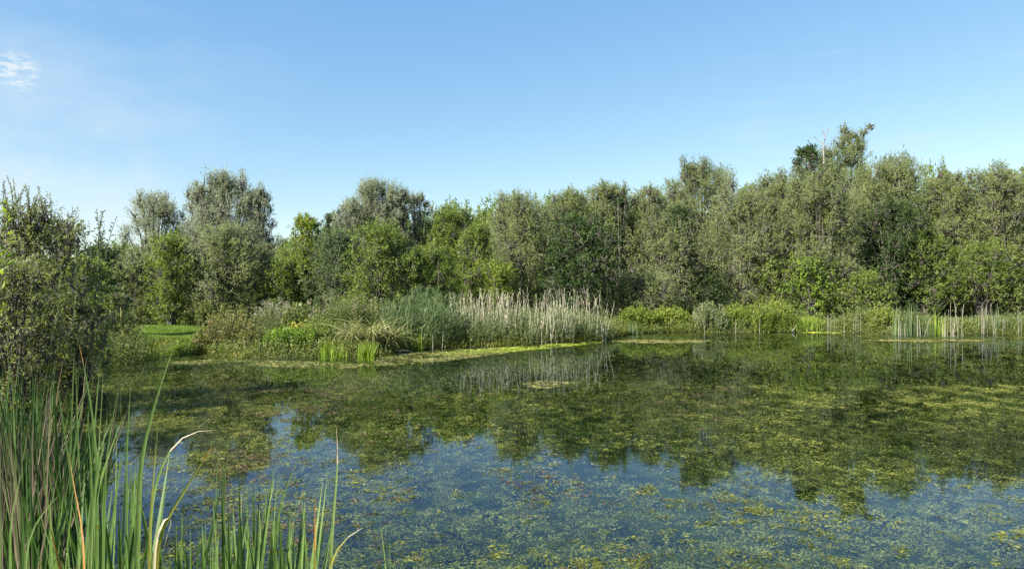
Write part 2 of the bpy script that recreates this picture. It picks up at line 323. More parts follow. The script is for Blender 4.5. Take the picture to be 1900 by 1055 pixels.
# ------------------------------------------------------------------ trees
KIND = dict(  # leaf length, width, twig length, leaves per twig, upward pull, leaf coverage, lobes
    sallow=(.13, .050, .75, 11, .55, 3.6, 22), brown=(.13, .048, .7, 11, .5, 3.2, 22), silver=(.14, .042, 1.0, 12, .95, 2.0, 20),
    olive=(.15, .06, .7, 10, .6, 3.6, 20), dark=(.16, .10, .6, 8, .1, 3.4, 20), lime=(.15, .07, .7, 9, .8, 3.4, 18),
    maple=(.17, .10, .6, 8, .15, 2.8, 16), near=(.070, .026, .42, 12, .65, 2.2, 22))
def lobes_for(H, R, n, low, top_w, airy=1., spires=7):
    """ellipsoids just inside a domed envelope of height H and half-width R"""
    out_ = []; n = int(n*1.6); hc = min(R*(2.5-1.3*top_w), (H-low)*.75)
    for i in range(n):
        f = (i+.5)/n; z = low+(H-low)*f
        c = max(0, (z-(H-hc))/hc); prof = math.sqrt(max(.02, 1-c*c))*(.82+.18*min(1, f/.3))*rng.uniform(.84, 1.14)
        lr = R*rng.uniform(.27, .45)*(.7+.3*prof)*airy
        a = i*2.4+rng.uniform(-.4, .4); rad = max(0, R*prof-lr*.85)*rng.uniform(.8, 1.)
        z = max(min(z, H-lr*1.15), low+lr*.6)
        out_.append((rad*math.cos(a), rad*math.sin(a), z, lr, lr*rng.uniform(.9, 1.3)))
    for f in (.2, .45, .65):
        out_.append((0, 0, low+(H-low)*f, R*.5, (H-low)*.2))
    for j in range(3):
        lr = R*rng.uniform(.22, .34); a = j*2.1+rng.uniform(0, 1); out_.append((R*.38*math.cos(a), R*.38*math.sin(a), H-lr*1.2-R*rng.uniform(.05, .35), lr, lr*1.2))
    for j in range(spires):
        a = rng.uniform(0, 6.28); q = rng.uniform(.1, .95); lr = R*rng.uniform(.08, .16); lz = R*rng.uniform(.22, .42)
        zt = H-hc*(1-math.sqrt(max(0, 1-q*q)))*1.0
        out_.append((R*q*math.cos(a), R*q*math.sin(a), min(zt+R*rng.uniform(-.15, .12), H-lz*.7), lr, lz))
    lr = R*.2
    out_.append((rng.uniform(-.25, .25)*R, 0, H-lr*1.7, lr, lr*1.7))
    return out_
def make_tree(name, kind, px, top, hw, d, label, seed, cat='tree', group=None, low=None, lob=None, top_w=.6, dens=1., scale_leaf=1., trunk='trunk', dy=0, stems=0, group_=None, matn=None):
    rs(seed)
    x = atpx(px, d); z0 = g1(x, d)-.05; H = atz(top, d)-z0; R = hw*1.2/F*d
    ll, lw, tl, lpt, upb, cov, nl = KIND[kind]
    ll *= scale_leaf; lw *= scale_leaf
    low = .12*H if low is None else low
    r = root(name, (x, d, z0), label, cat, group)
    LB = lob if lob else lobes_for(H, R, nl, low, top_w, .74 if kind == 'silver' else 1., 12 if kind in ('silver', 'olive', 'lime') else 7)
    tl = min(tl, R*.55)
    bag = Bag(); wood = []; wr = []
    area = 1.75*R*(H-low) if not lob else sum(math.pi*l[3]*l[4] for l in lob)*.8
    ntw = int(cov*dens*area/(ll*lw*.5)/lpt)
    vol = np.array([l[3]*l[4] for l in LB]); pick = rng.choice(len(LB), ntw, p=vol/vol.sum())
    LBa = np.array(LB)
    # clumps on each lobe give light and dark masses
    nc = 26
    cdir = nrm(rng.normal(size=(len(LB), nc, 3))+np.array([0, 0, .25]))
    cr = rng.uniform(.55, 1.08, (len(LB), nc))**.6
    ci = rng.integers(0, nc, ntw)
    dr = nrm(cdir[pick, ci]+rng.normal(size=(ntw, 3))*.26)
    cen = LBa[pick][:, :3]; sc = np.stack([LBa[pick, 3], LBa[pick, 3], LBa[pick, 4]], 1)
    rr = (cr[pick, ci]*rng.uniform(.80, 1.04, ntw)*np.where(rng.uniform(0, 1, ntw) < .05, rng.uniform(1., 1.35, ntw), 1))[:, None]
    P0 = cen+dr*sc*rr
    P0[:, 2] = np.maximum(P0[:, 2], rng.uniform(.05, .5, ntw))
    TD = nrm(dr*.8+np.array([0, 0, 1.])*upb+rng.normal(size=(ntw, 3))*.35)
    TL = tl*rng.uniform(.35, 1.15, ntw)
    P0 = P0-TD*(TL*.55)[:, None]
    tt = (np.arange(lpt)+rng.uniform(0, 1, (ntw, lpt)))/lpt
    dro = np.array([0, 0, -1.])*(tt**2)[..., None]*.15*TL[:, None, None]
    LP = P0[:, None]+TD[:, None]*(tt*TL[:, None])[..., None]+dro+rng.normal(size=(ntw, lpt, 3))*.02*ll/.15
    LD = TD[:, None]*.55+nrm(rng.normal(size=(ntw, lpt, 3)))*.85
    nL = ntw*lpt
    v, q_ = leaves(LP.reshape(-1, 3), LD.reshape(-1, 3), ll*rng.uniform(.6, 1.25, nL), lw*rng.uniform(.7, 1.25, nL), (np.repeat(dr+np.array([0, 0, .45]), lpt, 0)+rng.normal(size=(nL, 3))*.55), fold=.06)
    crn = rng.uniform(0, 1, (len(LB), nc))
    rn = np.clip(np.repeat(crn[pick, ci]*.5+rng.uniform(0, 1, ntw)*.25, lpt)+rng.uniform(0, .3, nL), 0, 1)
    bag.add(v, q_, rn); bag.build('crown', M[matn or kind], r)
    # wood
    wb = Bag(); k = 7; t_ = np.linspace(0, 1, k)
    nst = stems or len(LB)
    sel = LBa if not stems else LBa[:stems]
    base = rng.normal(size=(len(sel), 3))*np.array([R*.05+.05, R*.05+.05, 0])
    tgt = sel[:, :3]
    mid = base*.5+tgt*.5; mid[:, :2] *= .55; mid[:, 2] += H*.04
    P = (1-t_)[None, :, None]**2*base[:, None]+2*(t_*(1-t_))[None, :, None]*mid[:, None]+(t_**2)[None, :, None]*tgt[:, None]
    P[:, 1:-1] += rng.normal(size=P[:, 1:-1].shape)*.02*R
    r0 = max(.011*H, .015)*rng.uniform(.5, 1.2, len(sel))
    Rr = r0[:, None]*(1-.85*t_)[None]
    wb.add(*tubes(P, Rr, 6))
    # branches out to clumps
    li = np.repeat(np.arange(len(LB)), 9); cj = rng.integers(0, nc, len(li))
    A = LBa[li, :3]; Bt = A+cdir[li, cj]*np.stack([LBa[li, 3], LBa[li, 3], LBa[li, 4]], 1)*(cr[li, cj]*rng.uniform(.8, 1.12, len(li)))[:, None]
    t5 = np.linspace(0, 1, 5)
    A = A-np.array([0, 0, 1.])*LBa[li, 4:5]*.35
    PB = A[:, None]*(1-t5)[None, :, None]+Bt[:, None]*t5[None, :, None]
    PB[:, 1:-1] += rng.normal(size=PB[:, 1:-1].shape)*.04*R
    wb.add(*tubes(PB, (.0045*H*rng.uniform(.5, 1.2, len(li)))[:, None]*(1-.8*t5)[None], 4))
    wb.build(trunk, M['bark'], r, smooth=True)
    return r

TREES = [
 # kind, centre px, top row, half width px, distance, label, options
 ('dark', 112, 408, 27, 47, 'dark blue-green distant tree peeping over the bush at far left', dict(dens=1.1)),
 ('olive', 222, 452, 62, 40, 'low dull green tree left of the first grey willow', dict(low=.3)),
 ('silver', 284, 358, 56, 45, 'grey airy willow left of the taller willow, above the small lawn', dict(top_w=.55, low=1., dens=1.4)),
 ('silver', 425, 324, 76, 43, 'tall grey open-crowned willow with three tufted tops, left of the sky gap', dict(top_w=.7, low=1., dens=1.3)),
 ('silver', 374, 346, 34, 43.5, 'left tuft beside the tallest left willow, airy and grey', dict(top_w=.6, low=2., dens=1.2)),
 ('silver', 478, 352, 32, 42.5, 'right shoulder tree of the tallest left willow, beside the sky gap', dict(top_w=.6, low=2., dens=1.3)),
 ('sallow', 255, 470, 60, 38, 'dark grey sallow bush under the left willow', dict(low=.2)),
 ('lime', 318, 432, 40, 36, 'upright yellow-green shrub with a reddish tinge behind the lawn', dict(low=.3, top_w=.5, matn='olive')),
 ('sallow', 418, 412, 72, 37.5, 'broad grey-green sallow in front of the tallest left willow', dict(low=.3)),
 ('brown', 480, 448, 42, 40, 'brownish sallow at the left edge of the sky gap', dict(low=.3)),
 ('silver', 530, 446, 34, 62, 'pale small tree far back in the sky gap', dict(low=1.)),
 ('lime', 567, 400, 30, 39, 'narrow yellow-green sapling right of the sky gap', dict(low=.3, top_w=.45)),
 ('olive', 530, 478, 45, 38, 'low olive shrub below the sky gap', dict(low=.2)),
 ('dark', 612, 394, 13, 47, 'thin dark spire poking up left of the feathery willow', dict(low=3., top_w=.5)),
 ('silver', 694, 334, 56, 47, 'feathery pale willow, highest between the sky gap and the ivy stump', dict(low=1.5, top_w=.45, dens=1.6)),
 ('silver', 654, 368, 34, 46, 'pale soft willow on the left flank of the feathery willow', dict(low=1.5, top_w=.5, dens=1.5)),
 ('silver', 736, 352, 30, 46.5, 'pale soft willow on the right flank of the feathery willow', dict(low=1.5, top_w=.45, dens=1.4)),
 ('sallow', 622, 424, 54, 38, 'soft grey-green sallow below the thin dark spire', dict(low=.2, matn='reed')),
 ('olive', 704, 412, 62, 35.5, 'rounded yellowish olive bush in front of the feathery willow', dict(low=.2)),
 ('silver', 776, 360, 27, 48, 'wispy thin willow right of the feathery willow', dict(low=1., top_w=.7, dens=.9)),
 ('olive', 832, 382, 50, 48, 'olive tree behind the ivy-topped stump', dict(low=.5)),
 ('olive', 796, 452, 58, 37, 'dark-based olive bush above the green reeds', dict(low=.2)),
 ('olive', 884, 418, 34, 41, 'green column-shaped tree right of the ivy-topped stump', dict(low=.3, top_w=.6)),
 ('brown', 962, 356, 74, 45, 'broad brownish sallow rising behind the bleached reeds', dict(low=.3)),
 ('sallow', 1056, 350, 56, 48, 'grey-green sallow between the brownish sallow and the arched one', dict(low=.5)),
 ('sallow', 1128, 337, 48, 47, 'pale arched sallow above the dark maple', dict(low=.5, top_w=.8)),
 ('dark', 1078, 395, 68, 41, 'large dark green maple directly behind the bleached reeds', dict(low=.2)),
 ('dark', 1150, 366, 15, 43, 'narrow ivy-clad column at the right side of the dark maple', dict(low=.3, top_w=.9, scale_leaf=.8)),
 ('lime', 922, 486, 46, 38.5, 'bright yellow-green willow shrub behind the left part of the bleached reeds', dict(low=.2, matn='lime')),
 ('brown', 1202, 345, 48, 47, 'thin-topped brownish sallow left of the domed willow', dict(low=.5, dens=.8)),
 ('silver', 1300, 303, 78, 50, 'domed grey-green willow standing clear above its neighbours', dict(low=1., top_w=.95, dens=1.5, matn='sallow')),
 ('brown', 1236, 402, 84, 43, 'wide brown-grey sallow beneath the domed willow', dict(low=.2)),
 ('dark', 1262, 380, 24, 42, 'dark leafy column in the middle of the wide brown-grey sallow', dict(low=.5, scale_leaf=.8)),
 ('brown', 1378, 348, 66, 45, 'grey-brown sallow filling the dip right of the domed willow', dict(low=.2)),
 ('brown', 1200, 498, 66, 40, 'low rounded brown-green bush right of the bleached reeds', dict(low=.1)),
 ('dark', 1310, 505, 50, 41.5, 'low shady dark bush under the grey-brown sallows', dict(low=.1, scale_leaf=.8)),
 ('sallow', 1436, 320, 60, 49, 'grey sallow left of the tall crooked tree', dict(low=.5)),
 ('sallow', 1520, 312, 72, 44, 'big round green sallow in front of the tall crooked tree', dict(low=.3)),
 ('dark', 1500, 270, 26, 50, 'small dark-leaved top just left of the dead snag', dict(low=3., top_w=.3, dens=1.3, scale_leaf=.9)),
 ('sallow', 1664, 287, 80, 47, 'large domed sallow right of the tall crooked tree', dict(low=.5, top_w=.95)),
 ('dark', 1655, 372, 62, 41.5, 'dark broadleaf tree below the large domed sallow', dict(low=.2, scale_leaf=.9)),
 ('sallow', 1770, 318, 50, 46, 'pointed grey-green sallow between the domed one and the right edge', dict(low=.3)),
 ('brown', 1862, 308, 72, 45, 'tall brownish sallow near the right edge of the water view', dict(low=.3)),
 ('sallow', 1985, 315, 76, 43, 'grey-green sallow cut by the right edge of the view', dict(low=.3)),
 ('maple', 1502, 472, 52, 39.8, 'bright yellow-green hazel bush overhanging the right bank', dict(low=.2)),
 ('maple', 1432, 474, 34, 41, 'climbing green vine-like shrub left of the bright hazel', dict(low=.2, matn='olive', scale_leaf=.8)),
 ('olive', 1602, 502, 48, 39.5, 'low feathery green willow shrub right of the bright hazel', dict(low=.1)),
 ('olive', 1722, 430, 58, 41, 'olive tree leaning over the cattail clump', dict(low=1.0)),
 ('olive', 1822, 446, 62, 41, 'yellowish olive tree above the pale bare stems', dict(low=1.6)),
 ('dark', 1912, 400, 60, 42, 'shady dark tree at the far right bank', dict(low=.8)),
 ('olive', -60, 400, 90, 36, 'olive tree beyond the left shore, hidden behind the near left bushes', dict(low=.3)),
 ('sallow', 2120, 330, 90, 40, 'last sallow of the right-hand wood, past the right edge', dict(low=.3)),
]
for i, (kd, px, top, hw, d, lab, op) in enumerate(TREES):
    if px > 1140 and d < 44: d += 2.8
    nm = {'silver': 'willow_tree', 'dark': 'broadleaf_tree', 'maple': 'hazel_bush', 'lime': 'young_tree', 'olive': 'bushy_tree', 'sallow': 'sallow_tree', 'brown': 'sallow_tree'}[kd]
    cat = 'bush' if ('bush' in lab or 'shrub' in lab) else 'tree'
    make_tree(nm, kd, px, top, hw, d, lab, 100+i, cat=cat, **op)

# tall crooked tree with a forked top, and its dead neighbour
d = 52.; x = atpx(1575, d); zb = g1(x, d)
def lp(px, py, rpx, rz=None, dy=0): return (atpx(px, d)-x, dy, atz(py, d)-zb+.05, rpx/F*d, (rz or rpx)/F*d)
crook = [lp(1560, 300, 34), lp(1604, 244, 9, 9), lp(1567, 240, 9, 9), lp(1545, 345, 38), lp(1578, 270, 22, 24), lp(1540, 282, 18, 12), lp(1575, 330, 36), lp(1570, 252, 14, 14), lp(1592, 258, 10, 12), lp(1584, 252, 10, 8), lp(1590, 292, 24), lp(1596, 272, 13), lp(1556, 266, 12), lp(1572, 292, 22), lp(1536, 300, 22), lp(1508, 290, 18), lp(1494, 312, 20), lp(1522, 322, 28),
         lp(1614, 234, 8, 5), lp(1590, 400, 46), lp(1560, 460, 50), lp(1530, 310, 22), lp(1580, 520, 50)]
make_tree('old_tree', 'silver', 1575, 228, 50, d, 'tallest tree, crooked with a forked tufty top leaning right', 300, lob=crook, matn='sallow', dens=1.0, scale_leaf=1.1, stems=6)
def stick_tree(name, px, top, d, label, seed, mt, forks, thick=.09, base_row=None):
    rs(seed); x = atpx(px, d); z0 = g1(x, d)-.05; r = root(name, (x, d, z0), label, 'dead tree')
    wb = Bag(); H = atz(top, d)-z0
    for (pts, ra, rb) in forks:
        P = np.array([[atpx(a, d)-x, c, atz(b, d)-z0] for a, b, c in pts])
        tt = np.linspace(0, len(P)-1, 9); P = np.stack([np.interp(tt, np.arange(len(P)), P[:, j]) for j in range(3)], 1)[None]
        P[:, 1:-1] += rng.normal(size=P[:, 1:-1].shape)*.03
        wb.add(*tubes(P, np.linspace(ra, rb, 9)[None], 6))
    wb.build('trunk', M[mt], r, smooth=True); return r
stick_tree('dead_tree', 1530, 236, 50., 'bare bleached dead snag with forked tips beside the tall crooked tree', 5, 'pale',
    [([(1536, 600, 0), (1532, 400, 0), (1528, 262, 0)], .10, .045), ([(1528, 264, 0), (1533, 252, 0), (1542, 234, .1)], .045, .015), ([(1529, 266, 0), (1519, 260, .1), (1511, 252, .1)], .04, .015),
     ([(1531, 253, 0), (1526, 243, 0), (1524, 234, 0)], .04, .012), ([(1537, 243, 0), (1536, 238, 0)], .02, .01), ([(1529, 272, 0), (1537, 266, 0), (1543, 262, 0)], .03, .01)])
d = 43.; x = atpx(866, d); zb = g1(x, d)
iv = [(0, 0, atz(396, d)-zb, 7/F*d, 6/F*d), (.1, 0, atz(404, d)-zb, 8/F*d, 7/F*d), (0, 0, atz(416, d)-zb, 5/F*d, 8/F*d), (0, 0, atz(440, d)-zb, 10/F*d, 14/F*d)]
make_tree('ivy_stump', 'dark', 866, 388, 9, d, 'slim stump topped with a dark knob of ivy against the sky', 301, lob=iv, dens=1.4, scale_leaf=.7, stems=1)

# filler trees behind, seen only through gaps
proto = None
BACK = [(60, 470, 60), (190, 480, 58), (350, 430, 60), (470, 470, 62), (590, 435, 62), (660, 405, 60), (750, 398, 60), (845, 388, 62), (900, 385, 61), (1005, 378, 60), (1095, 368, 61), (1170, 372, 60), (1250, 365, 62), (1370, 372, 60), (1440, 345, 60), (1540, 330, 60), (1610, 318, 57), (1720, 330, 58), (1815, 338, 56), (1900, 330, 54), (2030, 340, 54)]
for i, (px, top, d) in enumerate(BACK):
    lab = 'olive-green tree at the back, seen only in gaps between the front trees'
    if proto is None:
        proto = make_tree('background_tree', 'olive', px, top, 85, d, lab, 400, low=.2, scale_leaf=1.4, group='trees filling the back of the wood')
        pH = atz(top, d)-g1(atpx(px, d), d)
    else:
        c = proto.copy(); C.objects.link(c); x = atpx(px, d); z = g1(x, d)-.05; c.location = (x, d, z); c.rotation_euler.z = i*1.3
        s = (atz(top, d)-z)/pH; c.scale = (1.15, 1.15, s)
        for ch in proto.children:
            e = ch.copy(); C.objects.link(e); e.parent = c

# ------------------------------------------------------------------ near left bush
make_tree('willow_bush', 'near', 55, 372, 118, 13.2, 'big dark olive willow bush at the left edge, twiggy top against the sky', 500, cat='bush', low=.25, top_w=.35, dens=.75)
make_tree('willow_bush', 'near', 142, 550, 64, 13.6, 'low spreading part-shaded willow bush drooping over the water at left', 501, cat='bush', low=.05, top_w=.7, dens=.6)
make_tree('willow_bush', 'near', 20, 470, 90, 11.5, 'nearest dense dark bush rising behind the left cattails', 502, cat='bush', low=.3, top_w=.7, dens=.9)
make_tree('willow_bush', 'near', 160, 475, 48, 18.5, 'mid-green willow bush behind the drooping one at left', 503, cat='bush', low=.2, top_w=.7, dens=1., scale_leaf=1.35, matn='olive')
make_tree('willow_bush', 'near', 212, 540, 32, 22.5, 'light leafy bush beside the left end of the small lawn', 504, cat='bush', low=.1, top_w=.8, dens=1., scale_leaf=1.6, matn='herb')
def shade_bush(x, y, H, R, lab, seed):  # out-of-frame bush, added to throw shade on the left cattails
    d_ = y; px = 950+x/y*F; make_tree('willow_bush', 'near', px, HZ-(H+g1(x, y)-CH)/y*F, R/1.2/y*F, y, lab, seed, cat='bush', low=.3, top_w=.7, dens=1.1)
shade_bush(-8.4, 3.2, 4.3, 1.7, 'unseen willow bush added on the near left bank to shade the cattails', 510)
shade_bush(-10.2, 6.4, 4.6, 1.8, 'second willow bush added for shade along the left bank, outside the frame', 511)
# leafy wands (upright shoots with rows of leaves)
def wand_tree(name, shoots, d, label, seed, mt, ll, lw, step, cat='shrub', side=None, thick=.012, leafdir=.6):
    rs(seed); px0 = np.mean([s[0][0] for s in shoots]); x = atpx(px0, d); z0 = g1(x, d)-.05
    r = root(name, (x, d, z0), label, cat); wb = Bag(); lb = Bag()
    for (a, b, dep) in shoots:
        A = np.array([atpx(a[0], d)-x, dep, atz(a[1], d)-z0]); B = np.array([atpx(b[0], d)-x, dep*1.4, atz(b[1], d)-z0])
        n = 8; t_ = np.linspace(0, 1, n); P = A+(B-A)*t_[:, None]; P[:, 0] += np.sin(t_*3.1)*np.linalg.norm(B-A)*.05*rng.choice([-1, 1])
        wb.add(*tubes(P[None], (thick*(1-.8*t_))[None], 5))
        Ln = np.linalg.norm(B-A); m_ = int(Ln/step)
        tt = np.linspace(.05, 1, m_); Q = np.stack([np.interp(tt, t_, P[:, j]) for j in range(3)], 1)
        D = nrm(B-A); sd = hdir(m_)*leafdir+D*.6+rng.normal(size=(m_, 3))*.2
        v, q_ = leaves(Q, sd, ll*rng.uniform(.7, 1.2, m_)*(1.1-.5*tt), lw*rng.uniform(.7, 1.2, m_)*(1.1-.4*tt), fold=.08)
        lb.add(v, q_, rng.uniform(0, 1, m_))
    lb.build('crown', M[mt], r); wb.build('trunk', M['bark'], r, smooth=True); return r
rs(20)
sh = []
for i in range(16):
    bx_ = rng.uniform(20, 95); tx = 55+(bx_-55)*1.15+rng.uniform(-12, 12); ty = 322+abs(tx-62)*1.15+rng.uniform(0, 22); sh.append(((bx_, 430), (tx, ty), rng.uniform(-.6, .6)))
for i in range(9): sh.append(((rng.uniform(30, 70), 400+i*7), (72+rng.uniform(-5, 28), 352+i*7+rng.uniform(-6, 4)), rng.uniform(-.4, .4)))
sh.append(((52, 620), (55, 420), 0))
wand_tree('twiggy_willow', sh, 13.3, 'twiggy spiked shoots with small leaves topping the left bush', 21, 'near', .075, .028, .022)
sh = []
for (tx, ty) in ((172, 390), (180, 392), (196, 392), (209, 402), (160, 412), (188, 415), (202, 430), (150, 430), (170, 425), (215, 445), (158, 450)):
    sh.append(((180+(tx-180)*.35, 500), (tx, ty), rng.uniform(-.6, .6)))
wand_tree('ladder_leaved_tree', sh, 27, 'dark young tree whose upright shoots carry ladder-like rows of leaves', 22, 'dark', .24, .09, .085, cat='tree', leafdir=1.1, thick=.03)
make_tree('broadleaf_tree', 'dark', 180, 455, 46, 28, 'low dark leafy tree below the ladder-leaved shoots', 505, low=.3, scale_leaf=.8)
for i, (a, b, lab) in enumerate((((66, 620), (66, 447), 'slender pale-leaved shoot standing before the left bush'), ((125, 640), (139, 455), 'tall herb shoot with pale paired leaves right of the slender shoot'),
                                 ((95, 640), (108, 438), 'leafy shoot between the other two tall shoots at left'))):
    wand_tree('willowherb', [(a, b, 0)], 9.5, lab, 30+i, 'herb', .085, .022, .022, cat='wild plant', thick=.006)
wand_tree('leafy_sprig', [((-25, 640), (12, 362), 0), ((-40, 560), (4, 395), .03)], 4.2, 'close green sprig with broad leaves entering at the left edge', 40, 'grass', .085, .028, .05, cat='wild plant', thick=.004)

# ------------------------------------------------------------------ lawn, undergrowth
def scatter(x0, x1, y0, y1, n):
    return rng.uniform(x0, x1, n), rng.uniform(y0, y1, n)
rs(50)
def in_lawn(x, y):
    px = 950+x/y*F
    return ((px > 236) & (px < 392) & (y > 25.2) & (y < 38)) | ((px > 478) & (px < 560) & (y > 24.6) & (y < 33))
x, y = scatter(-24, -8, 24.5, 39, 130000); k = in_lawn(x, y) & (sdist(x, y) > .35); x = x[k]; y = y[k]
B = np.stack([x, y, gz(x, y)], 1); n = len(x); Hh = rng.uniform(.05, .13, n)*(1+.5*noise2(x, y, .8, 4))
P = blade_curves(B, np.clip(Hh, .04, .3), hdir(n), rng.uniform(.1, .9, n), 3); bag = Bag()
v, q = ribbons(P, bwidth(n, 3, np.full(n, .022)), hdir(n)); bag.add(v, q, np.repeat(rng.uniform(0, 1, n), 4))
tag(bag.build('lawn', M['lawn']), 'short bright green grass on the far left bank', None, None, 'stuff')
# undergrowth over all other land in view
x, y = scatter(-24, 36, 22, 50, 150000); s = sdist(x, y); px = 950+x/y*F
k = (s > -.25) & ~in_lawn(x, y) & (px > 150) & (px < 2050) & ((s < 5)|(rng.uniform(0, 1, len(x)) < .15)); x = x[k]; y = y[k]; n = len(x)
B = np.stack([x, y, gz(x, y)], 1); Hh = rng.uniform(.15, .5, n)*(1+.6*noise2(x, y, 1.1, 9)); Hh = np.clip(Hh, .1, 1.1)
bag = Bag(); L5 = 5
t5 = rng.uniform(.1, 1, (n, L5)); LP = B[:, None]+np.array([0, 0, 1.])*(t5*Hh[:, None])[..., None]+rng.normal(size=(n, L5, 3))*.06
LD = nrm(rng.normal(size=(n, L5, 3))+np.array([0, 0, .5])); v, q = leaves(LP.reshape(-1, 3), LD.reshape(-1, 3), rng.uniform(.07, .17, n*L5), rng.uniform(.03, .07, n*L5), fold=.08)
bag.add(v, q, rng.uniform(0, 1, n*L5)); tag(bag.build('undergrowth', M['herb']), 'low leafy weeds and herbs covering the far bank', None, None, 'stuff')

# ------------------------------------------------------------------ bank plants
def herb(name, px, top, hw, d, label, seed, mt, lf=(.10, .045), n=None, heads=None, cat='wild plant', up=.7, depth=.6, twl=14, group=None):
    """clump of upright leafy stems"""
    rs(seed); x = atpx(px, d); z0 = g1(x, d)-.03; H = atz(top, d)-z0; R = hw/F*d
    r = root(name, (x, d, z0), label, cat, group)
    n = n or int(70*R*max(.5, depth)/.5*1.6)+16
    bx_ = rng.uniform(-1, 1, n); by = rng.uniform(-1, 1, n)*depth
    hh = H*np.sqrt(np.clip(1-.72*bx_**2, .15, 1))*rng.uniform(.62, 1.03, n); Bs = np.stack([bx_*R*.85, by, np.zeros(n)], 1)
    Bs[:, 2] = gz(Bs[:, 0]+x, Bs[:, 1]+d)-z0-.03
    dr = nrm(np.stack([bx_, by, np.zeros(n)], 1)+hdir(n)*.6)
    P = blade_curves(Bs, hh, dr, rng.uniform(.05, .3, n), 6)
    sb = Bag(); sb.add(*tubes(P, np.linspace(.007, .003, 6)[None]*np.ones((n, 1)), 4)); sb.build('stem', M['deadcat'] if mt in ('bramble',) else M['herb'], r)
    tt = rng.uniform(.12, 1, (n, twl))*5; i0 = np.minimum(tt.astype(int), 4); f = (tt-i0)[..., None]
    ar = np.arange(n)[:, None]; Q = P[ar, i0]*(1-f)+P[ar, i0+1]*f; Q = Q+rng.normal(size=Q.shape)*.035
    D = nrm(rng.normal(size=Q.shape)+np.array([0, 0, up])); m_ = n*twl
    v, q_ = leaves(Q.reshape(-1, 3), D.reshape(-1, 3), lf[0]*rng.uniform(.6, 1.4, m_), lf[1]*rng.uniform(.6, 1.4, m_), fold=.08)
    b = Bag(); b.add(v, q_, rng.uniform(0, 1, m_))
    if heads:
        k = rng.choice(n, int(n*heads[0]), replace=False); hp = np.repeat(P[k, -1], 10, 0)+rng.normal(size=(len(k)*10, 3))*np.array([.04, .04, .09])
        v, q_ = leaves(hp, rng.normal(size=hp.shape)+np.array([0, 0, .6]), .06, .035); b.add(v, q_, rng.uniform(0, 1, len(hp)), 1.)
    b.build('foliage', M[mt], r); return r
def tussock(name, px, top, hw, d, label, seed, mt, n=150, w=.014, bend=(.2, .9), droop=.25, cat='grass clump', kk=7, base=.12, group=None, dead=0, z=None, straight=0):
    rs(seed); x = atpx(px, d); z0 = g1(x, d)-.03 if z is None else z; z0 = max(z0, -.35); H = (atz(top, d)-z0); R = hw/F*d
    n1 = n; bx_ = rng.normal(size=n)*R*base; by = rng.normal(size=n)*R*base
    if straight: bx_ = rng.uniform(-R, R, n)*.85; by = rng.uniform(-.5, .5, n)*R
    dr = hdir(n); Bs = np.stack([bx_, by, np.zeros(n)], 1)
    bend_ = rng.uniform(*bend, n); hh = H*rng.uniform(.35, 1.1, n)*(1-.15*bend_)/(1-droop*.6)
    P = blade_curves(Bs, hh, dr, bend_*R/max(H, .1) if not straight else bend_, kk, droop*rng.uniform(.3, 1.3, n))
    P[..., 2] = np.maximum(P[..., 2], -.02)
    v, q_ = ribbons(P, bwidth(n, kk, w*rng.uniform(.6, 1.3, n)), np.cross(dr, [0, 0, 1.])+rng.normal(size=(n, 3))*.3, .25)
    b = Bag(); ff = 2*(kk-1); tn = (np.tile(np.linspace(0, 1, kk-1), 2)[None] > (1-dead*rng.uniform(.3, 1.5, (n, 1)))).astype(float).ravel() if dead else None
    b.add(v, q_, np.repeat(rng.uniform(0, 1, n), ff), tn); o = b.build(name, M[mt])
    o.location = (x, d, z0); tag(o, label, cat, group); return o
